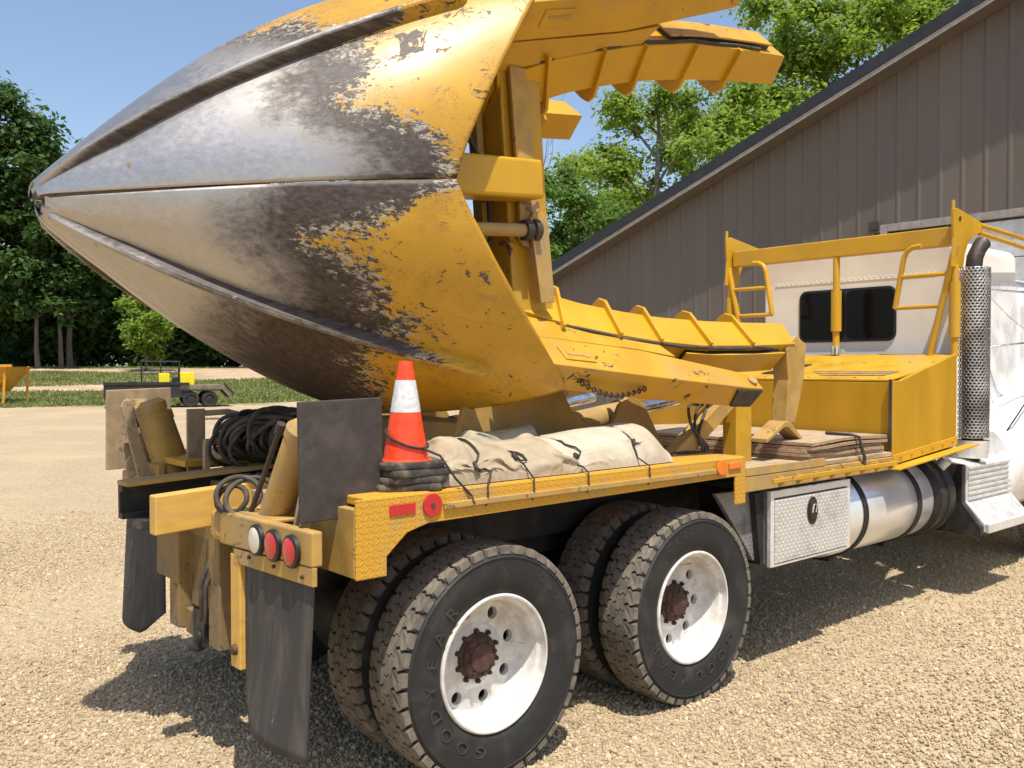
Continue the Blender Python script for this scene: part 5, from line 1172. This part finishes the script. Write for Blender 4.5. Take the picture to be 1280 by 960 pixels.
# ------------------------------------------------------------------ trees
def tree(name, label, base, h, cr, cz, leaf, n, lsize, seed, group, clumps=42, trunk_r=.22, lean=(0, 0), limbs=9, low=.30, barkm=None, gap=.55, squash=1.0):
    """trunk with limbs; the crown is many leaf faces gathered in clumps round the limb ends"""
    rng = np.random.default_rng(seed); rnd = random.Random(seed); base = V(base); barkm = barkm or bark
    root = thing(name, base, label, 'tree', group)
    mb = MB(); pts = []; top = base+V((lean[0], lean[1], h*.86))
    for i in range(9):
        t = i/8; pts.append(base.lerp(top, t)+V((rnd.uniform(-1, 1), rnd.uniform(-1, 1), 0))*.035*h*t*(1-t)*2-V((0, 0, .15 if i == 0 else 0)))
    mb.tube(pts, [trunk_r*(1.25 if i == 0 else 1)*(1-.82*i/8) for i in range(9)], 9)
    centres = []
    for k in range(limbs):
        t = low+(.93-low)*(k+rnd.random()*.7)/limbs; i = t*8; a = pts[int(i)].lerp(pts[min(8, int(i)+1)], i-int(i)); an = k*2.4+rnd.uniform(-.5, .5)
        rad = cr*(.55+.5*rnd.random())*math.sin(PI*min(.96, max(.10, (t-low*.5)/(1-low*.5))))**.6
        e = a+V((math.cos(an)*rad, math.sin(an)*rad, h*(.05+.11*rnd.random())))
        m1 = a.lerp(e, .35)+V((0, 0, h*.015)); m2 = a.lerp(e, .7)+V((0, 0, h*.03))+V((rnd.uniform(-1, 1), rnd.uniform(-1, 1), 0))*.04*h
        r0 = trunk_r*(.5-.3*t); mb.tube([a, m1, m2, e], [r0, r0*.75, r0*.45, r0*.15], 6)
        centres += [e, m2, a.lerp(e, .85)]
        for q in range(2):
            s2 = m1.lerp(m2, rnd.random()); e2 = s2+V((rnd.uniform(-1, 1), rnd.uniform(-1, 1), rnd.uniform(.1, .8)))*rad*.45; mb.tube([s2, s2.lerp(e2, .5)+V((0, 0, .1)), e2], [r0*.35, r0*.25, r0*.08], 5); centres.append(e2)
    mb.build('trunk', barkm, root, loc=base, smooth=50)
    C_ = []; 
    for k in range(clumps):
        if k < len(centres) and rnd.random() < .9: c = centres[k]
        else:
            u = rng.normal(size=3); u /= np.linalg.norm(u); rr_ = rnd.random()**.4
            c = base+V((lean[0]*.6, lean[1]*.6, cz))+V((u[0]*cr*rr_, u[1]*cr*rr_, u[2]*(h-cz)*.98*rr_*squash))
        C_.append((c, cr*(.14+.20*rnd.random())))
    pts_ = np.zeros((n, 3)); nrm = np.zeros((n, 3)); w = np.array([c[1]**2 for c in C_]); w /= w.sum()
    pick = rng.choice(len(C_), n, p=w); cc = np.array([tuple(c[0]) for c in C_]); rr_ = np.array([c[1] for c in C_])
    u = rng.normal(size=(n, 3)); u /= np.linalg.norm(u, axis=1)[:, None]
    rad = rr_[pick]*np.minimum(np.abs(rng.normal(size=n))*.62, 1.05+.25*rng.random(n)); p = cc[pick]+u*rad[:, None]*np.array([1.15, 1.15, .72])
    nz = u*.6+np.array([0, 0, .75])+rng.normal(size=(n, 3))*.55; nz /= np.linalg.norm(nz, axis=1)[:, None]
    leaf_faces(p, nz, lsize*rng.uniform(.6, 1.35, n), rng, 'crown', leaf, root, base)
    return root
def leaf_faces(p, nz, size, rng, name, mat, root, base, slim=.55):
    n = len(p); t = rng.normal(size=(n, 3)); t -= (t*nz).sum(1)[:, None]*nz; t /= np.linalg.norm(t, axis=1)[:, None]; b = np.cross(nz, t)
    s = size[:, None]; o = np.array(tuple(base))
    q = np.stack([p-t*s, p+b*s*slim+nz*s*.12, p+t*s, p-b*s*slim+nz*s*.12], 1)-o
    me = bpy.data.meshes.new(name); me.vertices.add(n*4); me.vertices.foreach_set('co', q.reshape(-1))
    me.loops.add(n*4); me.loops.foreach_set('vertex_index', np.arange(n*4, dtype=np.int32))
    me.polygons.add(n); me.polygons.foreach_set('loop_start', np.arange(0, n*4, 4, dtype=np.int32))
    me.update(calc_edges=True); me.materials.append(mat)
    return link(name, me, root, base)
GL = 'trees along the far edge of the field'; GR_ = 'trees behind the building'
# left: wood edge across the field
tree('broadleaf_tree', 'tall full dark-green tree, highest at the wood edge behind the hopper', place(-22, 74), 26.5, 6.6, 14.0, leaf_dark, 46000, .27, 11, GL, 150, .42, low=.10, limbs=20)
tree('broadleaf_tree', 'pale young tree with feathery top just right of the tallest tree', place(92, 80), 21.5, 4.6, 12.0, leaf_mid, 26000, .25, 12, GL, 90, .26, low=.15, limbs=15)
tree('broadleaf_tree', 'round dark tree behind the spade tip', place(165, 84), 20, 5.8, 10.5, leaf_dark, 26000, .28, 13, GL, 90, .28, low=.12, limbs=15)
tree('broadleaf_tree', 'dark tree of the wood edge behind the trailer', place(245, 82), 19, 5.8, 10, leaf_dark, 26000, .28, 14, GL, 90, .28, low=.10, limbs=15)
tree('broadleaf_tree', 'dark tree of the wood edge behind the sand heap', place(330, 84), 18, 5.8, 9.5, leaf_dark, 22000, .28, 15, GL, 80, .28, low=.10, limbs=14)
tree('broadleaf_tree', 'dark tree of the wood edge seen under the blades beside the traffic cone', place(425, 84), 18, 5.8, 9.5, leaf_dark, 16000, .30, 16, GL, 70, .28, low=.10, limbs=14)
tree('young_tree', 'small bright green sapling in front of the dark wood near the trailer', place(182, 70), 7.4, 2.3, 4.0, leaf_light, 13000, .16, 17, GL, 60, .10, low=.10, limbs=13)
for k, (px_, lb) in enumerate(((48, 'thin bare grey trunk standing left of a pair of trunks at the wood edge'), (77, 'grey trunk, left one of a close pair at the wood edge'), (88, 'grey trunk, right one of a close pair at the wood edge'))):
    tree('slender_tree', lb, place(px_, 72+k*1.2), 15.5, 3.4, 8.6, leaf_dark, 15000, .27, 30+k, GL, 74, .19+.06*(k == 2), low=.27, limbs=12, barkm=bark)
# undergrowth and deeper wood: one mass
def forest_mass():
    rng = np.random.default_rng(21); P_, Z_, S_ = [], [], []
    for k in range(430):
        px_ = rng.uniform(-140, 640); dp = rng.uniform(79, 104); c = place(px_, dp); back = (dp-79)/25
        hz = rng.uniform(.2, 4.5)+back*rng.uniform(1, 12); r_ = rng.uniform(1.4, 3.0)
        n = 560; u = rng.normal(size=(n, 3)); u /= np.linalg.norm(u, axis=1)[:, None]
        P_.append(np.array(tuple(c+V((0, 0, hz))))+u*(r_*rng.random(n)**.5)[:, None]*np.array([1.2, 1.2, .9])); Z_.append(u*.5+np.array([0, 0, .8])+rng.normal(size=(n, 3))*.5); S_.append(rng.uniform(.2, .45, n))
    p, z, s = np.concatenate(P_), np.concatenate(Z_), np.concatenate(S_); z /= np.linalg.norm(z, axis=1)[:, None]
    k = p[:, 2] > 1.2
    o = leaf_faces(p[k], z[k], s[k], rng, 'undergrowth', leaf_dark, None, V((20, 85, 1.7))); o['kind'] = 'stuff'
forest_mass()
# right: trees behind the building
tree('broadleaf_tree', 'dense low dark-green tree just above the lower end of the roof edge', place(722, 33), 9.3, 2.5, 5.8, leaf_mid, 24000, .095, 41, GR_, 90, .14, low=.2, limbs=15)
tree('forked_tree', 'tree with forking grey trunk and open limbs above the roof edge', place(822, 36), 15.0, 3.0, 10.4, leaf_light, 18000, .11, 42, GR_, 60, .26, low=.42, limbs=13, barkm=bark_grey)
tree('broadleaf_tree', 'bright green tree filling the space between the forked trunk and the roof slope', place(908, 40), 15.2, 3.9, 10.2, leaf_light, 30000, .125, 43, GR_, 84, .2, low=.35, limbs=16)
tree('broadleaf_tree', 'tall airy light-green tree rising past the rail ends', place(985, 44), 22.5, 4.2, 16.0, leaf_light, 20000, .14, 44, GR_, 76, .22, low=.40, limbs=16)
tree('broadleaf_tree', 'airy light-green tree above the middle of the roof slope', place(1070, 45), 24.0, 4.4, 17.5, leaf_light, 27000, .14, 45, GR_, 92, .24, low=.42, limbs=16)
tree('broadleaf_tree', 'airy light-green tree near the top of the roof slope', place(1160, 46), 25.5, 4.3, 20.0, leaf_light, 25000, .145, 46, GR_, 86, .24, low=.45, limbs=16)
tree('broadleaf_tree', 'mid-green tree behind the dense low tree, seen past the spade ring', place(770, 46), 15.5, 3.6, 10.5, leaf_light, 15000, .13, 47, GR_, 50, .2, low=.35, limbs=14)
mb = MB()
rt = random.Random(9); b0 = place(668, 34)
def twig(p, d, l, r, depth):
    e = p+d*l; mb.tube([p, p.lerp(e, .5)+V((rt.uniform(-1, 1), rt.uniform(-1, 1), rt.uniform(-1, 1)))*l*.06, e], [r, r*.8, r*.55], 5)
    if depth:
        for q in range(3): twig(p.lerp(e, .45+.27*q), (d+V((rt.uniform(-.7, .7), rt.uniform(-.7, .7), rt.uniform(-.1, .5)))).normalized(), l*.62, r*.5, depth-1)
twig(b0, V((.02, .05, 1)).normalized(), 6.2, .07, 3)
bt_ = thing('bare_sapling', b0, 'leafless thin sapling against the sky beside the spade ring', 'tree'); mb.build('trunk', bark, bt_)

# grass in the field
def grass():
    rng = np.random.default_rng(8); n = 90000
    px_ = rng.uniform(-60, 520, n); dp = rng.uniform(39, 82, n)
    x = CAM.x+FLAT.x*dp+RIGHT.x*dp*(px_-640)/1115; y = CAM.y+FLAT.y*dp+RIGHT.y*dp*(px_-640)/1115
    D = .334*x+.9426*y+3.57; lat = .9426*x-.334*y
    wob = np.array([mnoise.noise(V((a*.13, b*.13, 0)))*4 for a, b in zip(x, y)]); Dw = D+wob
    east = lat > 0
    ok = ((Dw > 45) & (Dw < 55)) | (east & (Dw > 52) & (Dw < 66)) | (~east & (Dw > 61) & (Dw < 75)) | (Dw > 81)
    ok &= rng.random(n) < .75
    x, y = x[ok], y[ok]; n = len(x); z = np.array([height(a, b) for a, b in zip(x, y)])
    h = rng.uniform(.05, .20, n); wd = rng.uniform(.03, .07, n); an = rng.uniform(0, 2*PI, n); dx, dy = np.cos(an)*wd, np.sin(an)*wd; lx, ly = rng.normal(size=(2, n))*.08
    q = np.stack([np.stack([x-dx, y-dy, z], 1), np.stack([x+dx, y+dy, z], 1), np.stack([x+lx, y+ly, z+h], 1)], 1)
    me = bpy.data.meshes.new('grass'); me.vertices.add(n*3); me.vertices.foreach_set('co', q.reshape(-1)); me.loops.add(n*3); me.loops.foreach_set('vertex_index', np.arange(n*3, dtype=np.int32))
    me.polygons.add(n); me.polygons.foreach_set('loop_start', np.arange(0, n*3, 3, dtype=np.int32)); me.update(calc_edges=True); me.materials.append(grass_m)
    o = link('grass', me); o['kind'] = 'stuff'
grass()
